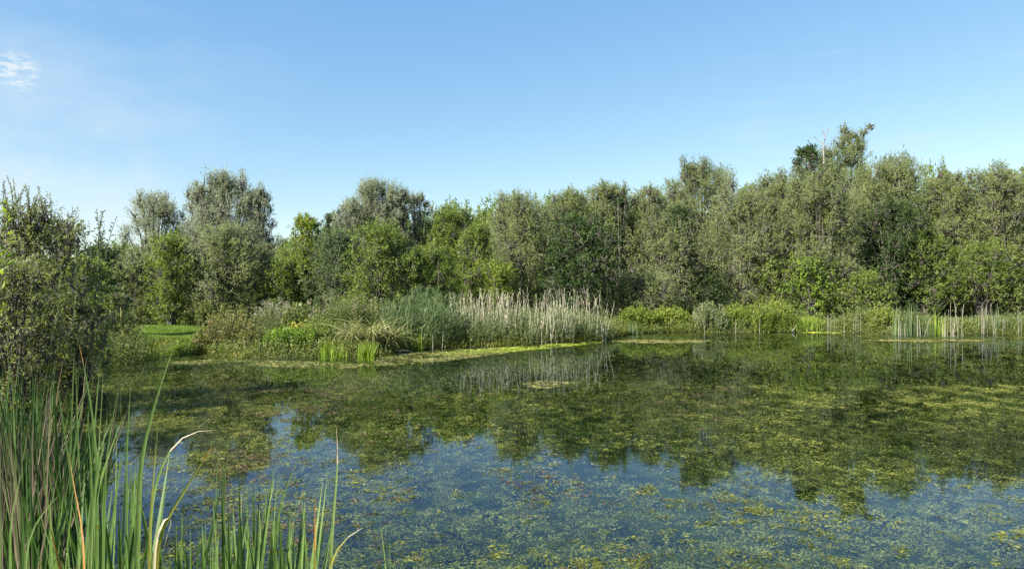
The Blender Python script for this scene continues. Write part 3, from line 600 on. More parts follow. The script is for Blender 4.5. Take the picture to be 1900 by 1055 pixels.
HB = [
 ('mint_clump', 425, 568, 54, 24.9, 'reddish seeding mint clump at the water edge right of the lawn', 'bramble', dict(lf=(.10, .06), twl=20, depth=.7)),
 ('mint_clump', 470, 600, 22, 24.6, 'shorter reddish herb clump beside the big reddish one', 'bramble', dict(lf=(.09, .06), twl=20)),
 ('nettle_clump', 300, 560, 62, 37.5, 'grey-green nettles along the back of the lawn', 'herb', dict(lf=(.13, .06), twl=18, heads=(.1, 'flower'))),
 ('nettle_clump', 390, 555, 50, 36, 'nettles with pale tops behind the reddish mint', 'herb', dict(lf=(.13, .06), twl=18, heads=(.12, 'flower'))),
 ('tall_grass_clump', 508, 555, 32, 32, 'hazy reddish-brown seeding grass behind the reddish mint', 'brown', dict(lf=(.12, .015), up=3, twl=22, heads=(.5, 'deadcat'))),
 ('knotweed', 560, 562, 34, 31, 'tangle of pale seed heads and yellow leaves in mid bank', 'herb', dict(lf=(.16, .11), twl=10, heads=(.35, 'flower'))),
 ('yellow_herb', 552, 595, 14, 29, 'small vivid yellow-leaved herb left of the pale seed heads', 'catyellow', dict(lf=(.16, .11), twl=9)),
 ('yellow_herb', 572, 601, 11, 28.6, 'second vivid yellow-leaved herb, slightly right and lower', 'catyellow', dict(lf=(.16, .11), twl=9)),
 ('willowherb_clump', 628, 545, 50, 28.5, 'tall grey-green willowherb clump left of the sedges', 'herb', dict(lf=(.12, .03), twl=30, heads=(.3, 'straw'))),
 ('watercress_clump', 540, 606, 50, 24.4, 'fresh green low herbs at the water edge right of the reddish mint', 'maple', dict(lf=(.11, .06), twl=22)),
 ('watercress_clump', 590, 590, 36, 25.2, 'green herbs left of the reed tufts', 'olive', dict(lf=(.11, .05), twl=22)),
 ('watercress_clump', 340, 636, 30, 24.6, 'low pale herbs at the lawn water edge', 'maple', dict(lf=(.10, .05), twl=16)),
 ('willowherb_clump', 690, 552, 42, 29, 'grey seeding willowherb behind the arching sedges', 'herb', dict(lf=(.12, .03), twl=30, heads=(.3, 'straw'))),
 ('yellow_loosestrife', 1185, 568, 36, 38.9, 'yellowish-green herbs just right of the bleached reeds', 'lime', dict(lf=(.16, .07), twl=22, depth=.5)),
 ('yellow_loosestrife', 1245, 568, 40, 39.4, 'yellow-green leafy herbs under the low rounded bush', 'lime', dict(lf=(.17, .08), twl=22, depth=.5)),
 ('green_willow_shrub', 1315, 560, 30, 38.9, 'small dark green willow shrub sitting at the water edge', 'sallow', dict(lf=(.14, .05), twl=34, depth=.6)),
 ('yellow_loosestrife', 1372, 562, 34, 39.4, 'yellow-green herbs right of the small dark green shrub', 'lime', dict(lf=(.16, .06), twl=24, depth=.5)),
 ('goldenrod_clump', 1432, 556, 44, 39, 'wide pale yellow-green mound left of the bright hazel', 'lime', dict(lf=(.16, .05), twl=34, depth=.6, heads=(.15, 'straw'))),
 ('grass_bank_clump', 1500, 590, 28, 39.2, 'short bright grass clump below the bright hazel', 'grass', dict(lf=(.2, .03), up=3, twl=14, depth=.4)),
 ('willowherb_clump', 1600, 572, 40, 39, 'pale green herbs right of the thin stake reeds', 'herb', dict(lf=(.17, .04), twl=26, depth=.5)),
 ('willowherb_clump', 1640, 568, 28, 37.9, 'yellowish seeding herbs left of the cattail clump', 'lime', dict(lf=(.16, .05), twl=26, depth=.5, heads=(.3, 'flower'))),
 ('waterside_herb', 200, 600, 60, 21.5, 'herbs at the left shore below the light leafy bush', 'herb', dict(lf=(.09, .04), twl=24, depth=.8)),
]
for i, (nm, px, top, hw, d, lab, mt, op) in enumerate(HB): herb(nm, px, top, hw, d, lab, 600+i, mt, **op)
TS = [
 ('sedge_tussock', 232, 585, 34, 22.6, 'arching straw-tinged sedge left of the small lawn', 'sedge', dict(n=190, w=.048, droop=.75, bend=(.3, 1.7))),
 ('sedge_tussock', 690, 590, 42, 24.9, 'large arching straw-tinged sedge behind the bright reed tufts', 'sedge', dict(n=190, w=.048, droop=.75, bend=(.3, 1.7))),
 ('sedge_tussock', 725, 600, 34, 25.6, 'arching sedge drooping right over the weed mat', 'sedge', dict(n=190, w=.048, droop=.75, bend=(.3, 1.7))),
 ('sedge_tussock', 650, 598, 34, 24.8, 'darker sedge left of the large arching one', 'sedge', dict(n=190, w=.048, droop=.75, bend=(.3, 1.7))),
 ('reed_tuft', 612, 628, 22, 22.6, 'yellow-green reed tuft growing in the water, left of two', 'grass', dict(n=110, w=.026, bend=(.0, .45), droop=.05, straight=1, z=-.15)),
 ('reed_tuft', 681, 630, 19, 22.2, 'yellow-green reed tuft growing in the water, right of two', 'grass', dict(n=130, w=.026, bend=(.0, .4), droop=.05, straight=1, z=-.15)),
 ('reed_tuft', 640, 645, 8, 23.4, 'tiny reed tuft between the two larger ones', 'grass', dict(n=24, w=.026, bend=(.0, .2), droop=.05, straight=1, z=-.1)),
 ('grass_tuft', 250, 622, 46, 23.2, 'bright yellow-green grass at the left shore by the lawn', 'grass', dict(n=240, w=.022, bend=(.05, .35), droop=.1, straight=1)),
 ('grass_tuft', 330, 634, 30, 24.3, 'short grey-green grass below the lawn', 'reed', dict(n=120, w=.02, bend=(.05, .35), droop=.1, straight=1)),
 ('grass_tuft', 418, 632, 10, 24.1, 'yellow grass spikes at the foot of the reddish mint', 'grass', dict(n=36, w=.024, bend=(.0, .25), droop=.05, straight=1)),
 ('grass_tuft', 382, 625, 16, 24.5, 'pale grass at the left side of the reddish mint', 'grass', dict(n=50, w=.022, bend=(.0, .3), droop=.05, straight=1)),
 ('grass_tuft', 490, 632, 18, 23.7, 'dull grass right of the reddish mint foot', 'sedge', dict(n=60, w=.022, bend=(.0, .3), droop=.1, straight=1)),
 ('cattail_clump', 757, 578, 7, 26.3, 'single upright blue-green cattail left of the bleached reeds', 'reed', dict(n=14, w=.045, bend=(.0, .12), droop=.0, straight=1)),
 ('cattail_clump', 781, 605, 8, 26.2, 'short yellow-green cattail beside the blue-green one', 'grass', dict(n=14, w=.035, bend=(.0, .2), droop=.05, straight=1)),
 ('cattail_clump', 1694, 562, 36, 35.8, 'blue-green cattail clump standing in the water at right', 'reed', dict(n=85, w=.055, bend=(.0, .18), droop=.05, straight=1, z=-.1)),
 ('cattail_clump', 1740, 575, 18, 36.2, 'thin yellowish cattails right of the blue-green clump', 'grass', dict(n=46, w=.045, bend=(.0, .22), droop=.05, straight=1, z=-.1)),
 ('cattail_clump', 1850, 568, 52, 38.2, 'shaded cattails under the far right trees', 'reed', dict(n=60, w=.045, bend=(.0, .2), droop=.05, straight=1)),
 ('cattail_clump', 1640, 590, 20, 37.6, 'short reeds left of the blue-green cattail clump', 'sedge', dict(n=60, w=.045, bend=(.0, .22), droop=.05, straight=1)),
 ('grass_tuft', 1495, 590, 26, 38.6, 'low vivid grass at the foot of the bright hazel', 'grass', dict(n=200, w=.035, bend=(.0, .3), droop=.1, straight=1)),
 ('grass_tuft', 1265, 598, 20, 38.7, 'grass fringe under the yellow-green leafy herbs', 'grass', dict(n=90, w=.035, bend=(.0, .3), droop=.1, straight=1)),
 ('grass_tuft', 1165, 595, 22, 36.6, 'blue-green grass fringe right of the bleached reeds', 'reed', dict(n=110, w=.035, bend=(.0, .3), droop=.1, straight=1)),
]
for i, (nm, px, top, hw, d, lab, mt, op) in enumerate(TS): tussock(nm, px, top, hw, d, lab, 700+i, mt, **op)

# ragged fringe where the far bank meets the water
rs(59); xa, ya = scatter(-17, 36, 22.5, 41, 300000); s_ = shore(xa, ya); pxa = 950+xa/ya*F
k = (s_ > -.25) & (s_ < 1.3) & (pxa > 180) & (pxa < 2050); xa = xa[k]; ya = ya[k]; s_ = s_[k]; n = len(xa); print('fringe', n)
B = np.stack([xa, ya, np.maximum(gz(xa, ya), -.1)], 1); dr = hdir(n); Hh = np.clip(.30+.16*noise2(xa, ya, .7, 8)+rng.normal(size=n)*.08, .06, .8)
P = blade_curves(B, Hh, dr, rng.uniform(.1, 1.1, n), 4, .25); bag = Bag(); v, q = ribbons(P, bwidth(n, 4, rng.uniform(.014, .04, n)), np.cross(dr, [0, 0, 1.])+rng.normal(size=(n, 3))*.3, .2)
bag.add(v, q, np.repeat(rng.uniform(0, 1, n), 6)); tag(bag.build('bank_grass', M['fringe']), 'ragged grass and herbs hanging over the far waterline', None, None, 'stuff')
# green reeds: a mass (stuff)
def reeds(name, label, xs_, ys_, hs, mt, seed, nl=8, ll=.42, lw=.026):
    rs(seed); n = len(xs_); B = np.stack([xs_, ys_, gz(xs_, ys_)-.03], 1); dr = hdir(n)
    P = blade_curves(B, hs, dr, rng.uniform(.02, .16, n), 5); b = Bag()
    b.add(*tubes(P, np.linspace(.006, .003, 5)[None]*np.ones((n, 1)), 3))
    tt = rng.uniform(.2, 1, (n, nl)); f = tt*4; i0 = np.minimum(f.astype(int), 3); f = (f-i0)[..., None]; ar = np.arange(n)[:, None]
    Q = (P[ar, i0]*(1-f)+P[ar, i0+1]*f).reshape(-1, 3); m_ = len(Q)
    h = hdir(m_); Pb = blade_curves(Q, ll*rng.uniform(.5, 1.1, m_), nrm(h+np.array([.35, 0, 0])), rng.uniform(.5, 1.3, m_), 4, .35)
    v, q_ = ribbons(Pb, bwidth(m_, 4, lw*rng.uniform(.6, 1.2, m_)), np.cross(h, [0, 0, 1.])+rng.normal(size=(m_, 3))*.3, .2)
    b.add(v, q_, np.repeat(rng.uniform(0, 1, m_), 6)); return tag(b.build(name, M[mt]), label, None, None, 'stuff')
rs(60)
def zone(pxa, pxb, da, db, n):
    d_ = rng.uniform(da, db, n); p_ = rng.uniform(pxa, pxb, n); return (p_-950)/F*d_, d_, p_
x, y, p_ = zone(706, 856, 26.8, 32.5, 520); y = y+np.maximum(0, (p_-800))*.02
top = 524+np.abs(p_-790)*.45+rng.uniform(0, 1, len(x))*105; hs = np.clip(CH+(HZ-top)/F*y-.3, .8, 3.2)
reeds('green_reeds', 'dense blue-green live reeds left of the bleached stems', x, y, hs, 'reed', 61, nl=9, ll=.5, lw=.042)
rs(62); x, y, p_ = zone(825, 1145, 28.0, 33.5, 1150); k = sdist(x, y) > -.35; x = x[k]; y = y[k]; p_ = p_[k]
hs = rng.uniform(.5, 1.15, len(x))
reeds('green_reeds', 'low green reeds among the foot of the bleached stems', x, y, hs, 'reedlow', 63, nl=9, ll=.38)
# bleached dead reed stems: individuals sharing six meshes
def reed_stem_mesh(seed, leafy):
    rs(seed); b = Bag(); k = 8; t_ = np.linspace(0, 1, k)
    P = np.stack([np.cumsum(rng.normal(size=k))*.012+t_*rng.uniform(-.12, .12)*1.0, np.cumsum(rng.normal(size=k))*.012, t_], 1)
    P[:, :2] -= P[0, :2]
    b.add(*tubes(P[None], np.linspace(.0085, .004, k)[None], 4), r=rng.uniform(.3, 1))
    n = leafy; tt = rng.uniform(.25, 1, n); Q = np.stack([np.interp(tt, t_, P[:, j]) for j in range(3)], 1); h = hdir(n)
    Pb = blade_curves(Q, rng.uniform(.08, .16, n), h, rng.uniform(.3, 1.1, n), 4, .9*rng.uniform(0, 1.6, n))
    v, q_ = ribbons(Pb, bwidth(n, 4, rng.uniform(.014, .03, n)), np.cross(h, [0, 0, 1.]), .2); b.add(v, q_, np.repeat(rng.uniform(0, 1, n), 6))
    o = b.build('dead_reed', M['straw']); C.objects.unlink(o); return o
stems = [reed_stem_mesh(800+i, 5+i) for i in range(8)]
def stake_mesh(seed):
    rs(seed); b = Bag(); k = 7; t_ = np.linspace(0, 1, k)
    P = np.stack([np.cumsum(rng.normal(size=k))*.006, np.cumsum(rng.normal(size=k))*.006, t_], 1); P[:, :2] -= P[0, :2]
    b.add(*tubes(P[None], np.linspace(.016, .008, k)[None], 5), r=rng.uniform(.3, .8))
    n = 2; tt = rng.uniform(.5, .95, n); Q = np.stack([np.interp(tt, t_, P[:, j]) for j in range(3)], 1); h = hdir(n)
    Pb = blade_curves(Q, rng.uniform(.1, .2, n), h, rng.uniform(.2, .5, n), 4, .9)
    v, q_ = ribbons(Pb, bwidth(n, 4, np.full(n, .03)), np.cross(h, [0, 0, 1.]), .2); b.add(v, q_, np.repeat(rng.uniform(0, 1, n), 6))
    o = b.build('bare_stem', M['stake']); C.objects.unlink(o); return o
stakes = [stake_mesh(820+i) for i in range(5)]
rs(64)
dense_lab = 'bleached dead reed stem standing in the pale stand along the far bank'
for i in range(298):
    d = rng.uniform(28.9, 32.3); px = rng.uniform(838, 1128) if i % 5 else rng.uniform(870, 960)
    if sdist(np.array([atpx(px, d)]), np.array([d]))[0] < -.5: continue
    top = 531+rng.uniform(0, 1)**1.1*64+(abs(px-980)/150)**2*8; x = atpx(px, d); z = g1(x, d)-.03; H = atz(top, d)-z
    c = stems[i % 8].copy(); C.objects.link(c); c.location = (x, d, z); c.rotation_euler = (rng.normal()*.09, rng.normal()*.13, rng.uniform(0, 6.28)); c.scale = (1.5, 1.5, H)
    tag(c, dense_lab, 'reed stem', 'bleached dead reeds along the far bank')
def loose(px, top, d, name, lab, grp, tilt=0, th=1.6):
    x = atpx(px, d); z = max(g1(x, d)-.03, -.3); H = atz(top, d)-z
    c = stakes[int(rng.integers(0, 5))].copy(); C.objects.link(c); c.name = name; th = th/5+.2; c.location = (x, d, z); c.rotation_euler = (rng.normal()*.04, tilt, rng.uniform(0, 6.28)); c.scale = (th, th, H)
    tag(c, lab, 'reed stem', grp); return c
for px in (1749, 1752, 1757, 1765, 1769, 1772, 1777, 1783, 1787, 1754, 1779, 1768):
    loose(px, rng.uniform(555, 596), 34.6, 'bare_stem', 'pale bare stem standing in the water right of the cattail clump', 'pale bare stems in the water at right', rng.normal()*.04, 3.6)
for i in range(20):
    loose(rng.uniform(1812, 1898), rng.uniform(558, 590), rng.uniform(36.8, 38), 'shaded_stem', 'thin grey stem in the shade at the far right bank', 'thin stems in shade at far right', rng.normal()*.05, 2.2)
for px in (1535, 1538, 1541, 1548, 1567, 1583, 1588, 1592, 1597):
    loose(px, rng.uniform(575, 590), 37.6, 'thin_stake_reed', 'thin pale reed stalk beside the bright mat below the hazel', 'thin stalks beside the bright green mat', rng.normal()*.06, 2.4)
for (px, top, d, lab) in ((1307, 603, 35.8, 'short pale stub poking from the water below the dark green shrub'), (1365, 592, 36.5, 'brown stub standing in water left of the yellow-green mound'),
                          (1409, 590, 38, 'pale broken stalk in front of the yellow-green mound'), (1143, 608, 35.5, 'short pale stub at the right end of the bleached reeds'),
                          (455, 630, 23.8, 'pale yellow straight blade standing at the foot of the reddish mint'), (803, 620, 26.5, 'white stub left of the bleached reeds'), (820, 615, 27, 'second white stub, nearer the bleached reeds')):
    loose(px, top, d, 'reed_stub', lab, None, 0, 3.5)
for px in (1668, 1672, 1681, 1703, 1708, 1712): loose(px, rng.uniform(580, 605), 35, 'white_stem', 'whitish dead cattail stem at the foot of the cattail clump', 'whitish stems at the cattail clump foot', rng.normal()*.1, 5)
# driftwood
def log(pts, ra, lab):
    P = np.array([pts]); b = Bag(); b.add(*tubes(P, np.linspace(ra, ra*.4, P.shape[1])[None], 7)); o = b.build('fallen_branch', M['pale'], smooth=True); tag(o, lab, 'branch')
log([(atpx(1470, 38.3), 38.3, .05), (atpx(1478, 38.3), 38.4, .35), (atpx(1484, 38.3), 38.6, .6)], .05, 'bleached crooked branch at the water edge left of the vivid grass')
log([(atpx(735, 25.2), 25.2, .06), (atpx(752, 25.3), 25.3, .05), (atpx(765, 25.3), 25.5, .03)], .03, 'thin pale branch lying at the right side of the sedges')

# ------------------------------------------------------------------ water plants
rs(70)
def sprigs(name, label, mt, n, da, db, dens_fn, zr, size, nl, flat, seed, brown=None):
    rs(seed)
    d_ = np.sqrt(rng.uniform(da*da, db*db, n)); n = int(n*1.35); d_ = np.sqrt(rng.uniform(da*da, db*db, n)); px = rng.uniform(-350, 2420, n); x = (px-950)/F*d_; y = d_
    k = (sdist(x, y) < -.15) & (rng.uniform(0, 1, n) < dens_fn(x, y, px, d_)); x = x[k]; y = y[k]; n = len(x)
    z = rng.uniform(0, 1, n)**.9*(zr[1]-zr[0])+zr[0]; sz = size(y)*rng.uniform(.5, 1.3, n)
    Pc = np.stack([x, y, z], 1)[:, None]+rng.normal(size=(n, nl, 3))*np.array([.35, .35, .05])*sz[:, None, None]
    a = rng.uniform(0, 6.28, (n, nl)); el = rng.normal(size=(n, nl))*flat
    D = np.stack([np.cos(a), np.sin(a), el], -1)
    Ls = sz[:, None]*rng.uniform(.2, .5, (n, nl)); Wd = Ls*rng.uniform(.2, .42, (n, nl))
    up = np.array([0, 0, 1.])+rng.normal(size=(n*nl, 3))*.35
    v, q_ = leaves(Pc.reshape(-1, 3), D.reshape(-1, 3), Ls.ravel(), Wd.ravel(), up, fold=.05)
    lim = .03 if zr[1] > 0 else -.004
    v[..., 2] = np.minimum(v[..., 2], lim)
    b = Bag(); rn = np.clip(np.repeat(rng.uniform(0, .75, n), nl)+rng.uniform(0, .25, n*nl), 0, 1)
    tn = np.repeat((rng.uniform(0, 1, n) < (brown(x, y) if brown else 0)).astype(float), nl)
    b.add(v, q_, rn, tn); return tag(b.build(name, M[mt]), label, None, None, 'stuff')
def field(x, y, sc, o, a=-.5, b=.9): return np.clip((noise2(x, y, sc, o)-a)/(b-a), 0, 1)
# submerged growth: dense towards the left, patchy in the middle
sprigs('submerged_weed', 'submerged feathery weed just under the pond surface', 'weed', 105000, 4.6, 17,
    lambda x, y, px, d: np.clip(.05+.95*field(x, y, .10, 2, -.3, .9)*field(x, y, .9, 6, -1.6, .2)+.15*(px < 760)+.22*np.clip((8-d)/3, 0, 1), 0, 1),
    (-.26, -.003), lambda y: .105+0*y, 18, .3, 71)
sprigs('submerged_weed', 'submerged weed farther out under the pond surface', 'weed', 90000, 16, 38,
    lambda x, y, px, d: np.clip(.3+.7*field(x, y, .9, 2), 0, 1), (-.12, -.004), lambda y: .10+.006*y, 6, .25, 72)
# emergent tips on the surface
def em(x, y, px, d):
    f = .35*field(x, y, .28, 4, .0, 1.1)+.75*field(x, y, .085+.004*d, 13, .1, 1.1)*field(x, y, .6, 19, -1.2, .4)
    left = np.clip((760-px)/300, 0, 1)*np.clip((d-4.5)/3, 0, 1)
    right = np.clip((px-1250)/400, 0, 1)*np.clip((d-9)/4, 0, 1)
    gap = np.exp(-((px-900)/330)**2)*np.clip((d-17)/5, 0, 1)
    return np.clip(f*(.32+.45*np.clip((9-d)/3, 0, 1)+1.1*left+.8*right)*(1-.7*gap)+.35*left*field(x, y, 1.5, 12, -1.4, .4)*field(x, y, .12, 17, -.6, .8), 0, 1)
sprigs('pondweed', 'olive pondweed tips lying on the pond surface', 'weed', 62000, 4.6, 16, lambda x, y, px, d: em(x, y, px, d)*.9, (.0, .008), lambda y: .095+.001*y, 15, .16, 73, lambda x, y: np.clip(.05+.35*(field(x, y, .8, 9, 0, 1)), 0, 1)*(np.abs(x/y+.05) < .4))
sprigs('pondweed', 'olive pondweed specks covering the far water', 'weed', 160000, 16, 38, lambda x, y, px, d: em(x, y, px, d)*.72, (.0, .01), lambda y: .045+.003*y, 5, .08, 74)
# floating mats
def matpatch(name, label, mt, poly, n, seed, ln=.15):
    n = int(n*2.2)
    rs(seed); poly = np.array([((px-950)/F*(CH*F/(py-HZ)), CH*F/(py-HZ)) for px, py in poly])
    lo_, hi_ = poly.min(0), poly.max(0); x = rng.uniform(lo_[0], hi_[0], n); y = rng.uniform(lo_[1], hi_[1], n)
    ins = np.zeros(n, bool); m_ = len(poly)
    for i in range(m_):
        a = poly[i]; b_ = poly[(i+1) % m_]; ins ^= ((a[1] > y) != (b_[1] > y)) & (x < (b_[0]-a[0])*(y-a[1])/(b_[1]-a[1]+1e-9)+a[0])
    ins &= rng.uniform(0, 1, n) < (.15+.85*field(x, y, .45, 3))*(.3+.7*field(x, y, .12, 15, -.9, .5)); ins &= sdist(x, y) < .2
    x = x[ins]; y = y[ins]; n = len(x); a = rng.normal(size=n)*.5+(rng.uniform(0, 1, n) < .5)*np.pi
    D = np.stack([np.cos(a), np.sin(a)*.8, rng.normal(size=n)*.06], 1); P_ = np.stack([x, y, rng.uniform(.004, .02, n)], 1)
    v, q_ = leaves(P_, D, ln*rng.uniform(.4, 1.2, n), ln*.16*rng.uniform(.5, 1.3, n), np.array([0, 0, 1.])+rng.normal(size=(n, 3))*.3)
    v[..., 2] = np.clip(v[..., 2], .002, .05); b = Bag(); b.add(v, q_, rng.uniform(0, 1, n)); return tag(b.build(name, M[mt]), label, None, None, 'stuff')
matpatch('algae_mat', 'bright yellow-green algae mat along the foot of the bleached reeds', 'algae', [(930, 645), (1010, 639), (1090, 633), (1125, 634), (1080, 640), (1000, 648), (930, 654), (850, 658), (780, 661), (850, 650)], 16000, 81)
matpatch('algae_mat', 'duller algae between the sedges and the bright mat', 'scum', [(690, 668), (760, 655), (840, 648), (930, 645), (940, 655), (860, 665), (780, 675), (700, 679)], 9000, 82)
matpatch('algae_mat', 'vivid green mat below the bright hazel', 'algae', [(1495, 615), (1530, 611), (1580, 611), (1590, 615), (1545, 618), (1500, 618)], 9000, 83, .35)
matpatch('algae_mat', 'long thin green mat in front of the pale bare stems', 'scum', [(1600, 631), (1700, 629.5), (1830, 631), (1820, 633), (1720, 635), (1640, 633)], 2600, 84, .3)
matpatch('algae_mat', 'brownish weed strip along the far left shore', 'scum', [(300, 672), (380, 668), (480, 668), (600, 672), (690, 677), (650, 683), (560, 682), (450, 678), (360, 678)], 5000, 85)
matpatch('algae_mat', 'small brown mat in the middle of the reed reflection', 'scum', [(970, 712), (1010, 706), (1065, 708), (1055, 716), (1000, 722)], 1300, 86)
matpatch('algae_mat', 'thin pale weed line below the right bank', 'scum', [(1140, 633), (1220, 630), (1310, 631), (1300, 635), (1200, 637)], 2600, 87, .3)

# ------------------------------------------------------------------ foreground cattails
GC = 'cattail plants in the near left foreground'
def cat_blade(pts, d, w, tipdead=0., dead=0., k=12, twist=.4, dd=0., tone=None):
    """blade through photo points, foot first; last point is the tip"""
    P = np.array([[atpx(a, d), d+dd*j/(len(pts)-1), atz(b, d)] for j, (a, b) in enumerate(pts)])
    s = np.r_[0, np.cumsum(np.linalg.norm(np.diff(P, axis=0), axis=1))]; s /= s[-1]; t_ = np.linspace(0, 1, k)
    if len(P) > 2:   # smooth through the points (Catmull-Rom style resample)
        Q = np.stack([np.interp(t_, s, P[:, j]) for j in range(3)], 1)
        for _ in range(2): Q[1:-1] = (Q[:-2]+2*Q[1:-1]+Q[2:])/4
    else: Q = P[0]+(P[1]-P[0])*t_[:, None]
    sd = np.array([[1., twist*rng.normal(), 0]]) if abs(Q[-1, 2]-Q[0, 2]) > .2 else np.array([[0, 1., 0.3]])
    v, q_ = ribbons(Q[None], bwidth(1, k, [w]), sd, .35)
    seg = np.tile((t_[1:]+t_[:-1])/2, 2); tn = ((seg > 1-tipdead) | (dead > .5)).astype(float)
    return v, q_, np.full(len(q_), rng.uniform(0, 1) if tone is None else tone), tn
def plant(name, blades, label, d, group=None, mt='cat'):
    b = Bag()
    for bl in blades: b.add(*bl)
    V = np.concatenate(b.v); px = V[:, 0].mean(); base = np.array([V[V[:, 2].argmin(), 0], d, 0.])
    b.v = [a-base for a in b.v]; o = b.build(name, M[mt], smooth=True); o.location = base; return tag(o, label, 'cattail', group)
def foot(px, d): return (px, HZ+(CH+.1)*F/d)
def fan(px, topy, d, n, spread=26, w=.029, hvar=.35, dead=0.015, tip=.55):
    bl = []
    for j in range(n):
        tx = px+rng.normal()*spread*1.6; fx = px+rng.normal()*7; fy = foot(fx, d)[1]
        ty = topy+(abs(rng.normal())*hvar*(1055-topy)*.5 if j else 0)
        mx_ = (fx*.55+tx*.45)-(tx-fx)*.15; my = fy*.5+ty*.5
        bl.append(cat_blade([(fx, fy), (mx_, my), (tx, ty)], d, w*rng.uniform(.7, 1.25), tipdead=(rng.uniform(.01, .035) if rng.uniform() < tip else 0), dead=1. if rng.uniform() < dead else 0., dd=rng.normal()*.25, twist=.9))
    return bl
rs(90)
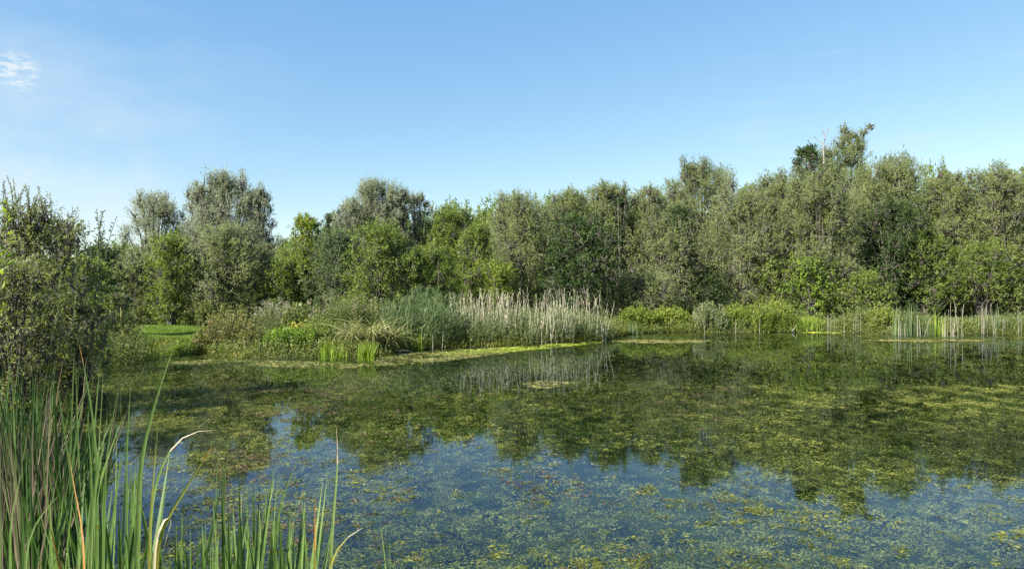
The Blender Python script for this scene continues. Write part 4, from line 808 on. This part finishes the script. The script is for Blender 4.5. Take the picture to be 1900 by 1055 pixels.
HERO = [
 ('cattail blade with the highest tip, leaning right across the far water', 2.7, 'cat', [([(238, 0), (256, 850), (283, 735), (318, 622)], .019, .015, 0, .8), ([(236, 0), (228, 850), (230, 700)], .013, 0, 0, .3)]),
 ('slender cattail blade leaning left with an orange-brown tip', 2.9, 'cat', [([(178, 0), (176, 850), (158, 735), (133, 640)], .014, .03, 0, .35), ([(178, 0), (190, 850), (207, 722)], .013, 0, 0, .5)]),
 ('cattail with a long pale leaf arching right and over', 2.7, 'cat', [([(262, 0), (278, 930), (298, 850), (325, 808), (352, 795), (375, 796), (392, 802)], .015, .13, 0, .75), ([(264, 0), (243, 930), (228, 870)], .013, 0, 0, .5)]),
 ('yellowing cattail leaf with an orange tip leaning right in the left foreground', 2.5, 'catyellow', [([(262, 0), (290, 985), (335, 915), (384, 830)], .018, .04, 0, .35), ([(263, 0), (272, 960), (281, 780)], .011, 0, 0, .3)]),
 ('curled withered cattail leaf twisted into a loop', 2.5, 'cat', [([(288, 0), (284, 1030), (288, 975), (298, 948), (312, 940), (326, 952), (322, 974), (302, 985), (288, 1000), (290, 1030)], .012, 0, 1, .7), ([(288, 0), (292, 950), (300, 900)], .015, 0, 0, .5)]),
 ('tall lone cattail blade with a pale dead tip, right of the others', 2.6, 'cat', [([(600, 0), (613, 1000), (621, 900), (624, 850), (618, 797)], .016, .07, 0, .85), ([(600, 0), (586, 1050), (580, 1000)], .012, 0, 0, .5)]),
 ('yellow cattail leaf bending right with a white withered tip', 2.4, 'catyellow', [([(588, 0), (606, 1055), (620, 1015), (640, 993), (666, 988)], .020, .05, 0, 1.)]),
 ('cattail leaf with a long orange-brown tip, beside the tall lone blade', 2.4, 'catyellow', [([(578, 0), (580, 1055), (577, 930)], .015, .12, 0, .35)]),
 ('straight green cattail blade left of the orange-tipped one', 2.4, 'cat', [([(580, 0), (566, 1055), (551, 918)], .017, .01, 0, .75)]),
 ('rightmost pair of cattail blades at the bottom edge', 2.5, 'cat', [([(722, 0), (714, 1050), (700, 976)], .015, .02, 0, .8), ([(724, 0), (722, 1050), (717, 1000)], .010, 0, 0, .6), ([(722, 0), (726, 1060), (731, 1022)], .008, 0, 0, .3)]),
 ('thin dark cattail blade leaning right above the middle group', 3.3, 'cat', [([(500, 0), (512, 960), (528, 900), (554, 843)], .015, .02, 0, .35), ([(500, 0), (505, 960), (511, 880)], .014, 0, 0, .6)]),
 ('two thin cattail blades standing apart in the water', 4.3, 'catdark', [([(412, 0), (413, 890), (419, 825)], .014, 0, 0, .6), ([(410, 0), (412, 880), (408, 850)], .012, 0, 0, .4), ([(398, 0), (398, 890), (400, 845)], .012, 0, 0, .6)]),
 ('reddish-brown bent cattail leaf at the far left', 2.6, 'cat', [([(165, 0), (150, 990), (125, 900), (112, 845)], .013, 0, 1, .38), ([(160, 0), (120, 1000), (88, 1050), (60, 1100)], .011, 0, 0, .5)]),
 ('broad bright cattail blade leaning right beside the far left clump', 2.4, 'cat', [([(30, 0), (42, 1000), (62, 955), (92, 925)], .017, 0, 0, .9), ([(28, 0), (8, 960), (20, 890)], .018, 0, 0, .8)]),
 ('pair of broad pale green cattail blades crossing at left', 2.7, 'cat', [([(150, 0), (165, 950), (190, 850), (216, 775)], .021, .01, 0, .85), ([(165, 0), (165, 960), (160, 870), (147, 772)], .016, .01, 0, .6), ([(150, 0), (170, 900), (180, 845), (186, 770)], .02, .01, 0, .9)]),
]
for lab, d, mt, bls in HERO:
    bl = []
    for pts, w_, tip, dead, tone in bls:
        pts = [(a, foot(a, d)[1]) if b == 0 else (a, b) for a, b in pts]
        bl.append(cat_blade(pts, d, w_*1.35, tip, dead, k=26, dd=.05, twist=.15, tone=tone))
    plant('cattail_plant', bl, lab, d, mt=mt)
GL = 'green cattail with overlapping upright blades in the near left clump'
for i in range(50):
    px = rng.uniform(-20, 560) if i < 30 else rng.uniform(330, 600)
    d = rng.uniform(2.5, 4.2)
    topy = np.interp(px, [0, 120, 230, 330, 440, 560, 600], [770, 780, 800, 870, 900, 935, 985])+rng.uniform(-25, 130)
    plant('cattail_plant', fan(px, topy, d, int(rng.integers(2, 4)) if i >= 34 else int(rng.integers(3, 6)), 12 if px > 230 else 18), GL, d, GC)
GD = 'darker cattail in the dense shaded stand at the left shore'
for i in range(52):
    d = rng.uniform(4.4, 7.8); px = rng.uniform(-30, 120) if i % 5 else rng.uniform(100, 200)
    topy = rng.uniform(640, 800)
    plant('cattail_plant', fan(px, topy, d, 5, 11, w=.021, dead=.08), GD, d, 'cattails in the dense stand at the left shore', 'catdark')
GB = 'withered brown cattail stalks tangled at the foot of the left stand'
for i in range(30):
    d = rng.uniform(3.6, 7.5); px = rng.uniform(-40, 115)
    plant('dead_cattail', fan(px, rng.uniform(720, 880), d, 6, 14, w=.014), GB, d, 'withered cattails at left', 'deadcat')
# short shore plants on the near bank keep the foot of the frame covered
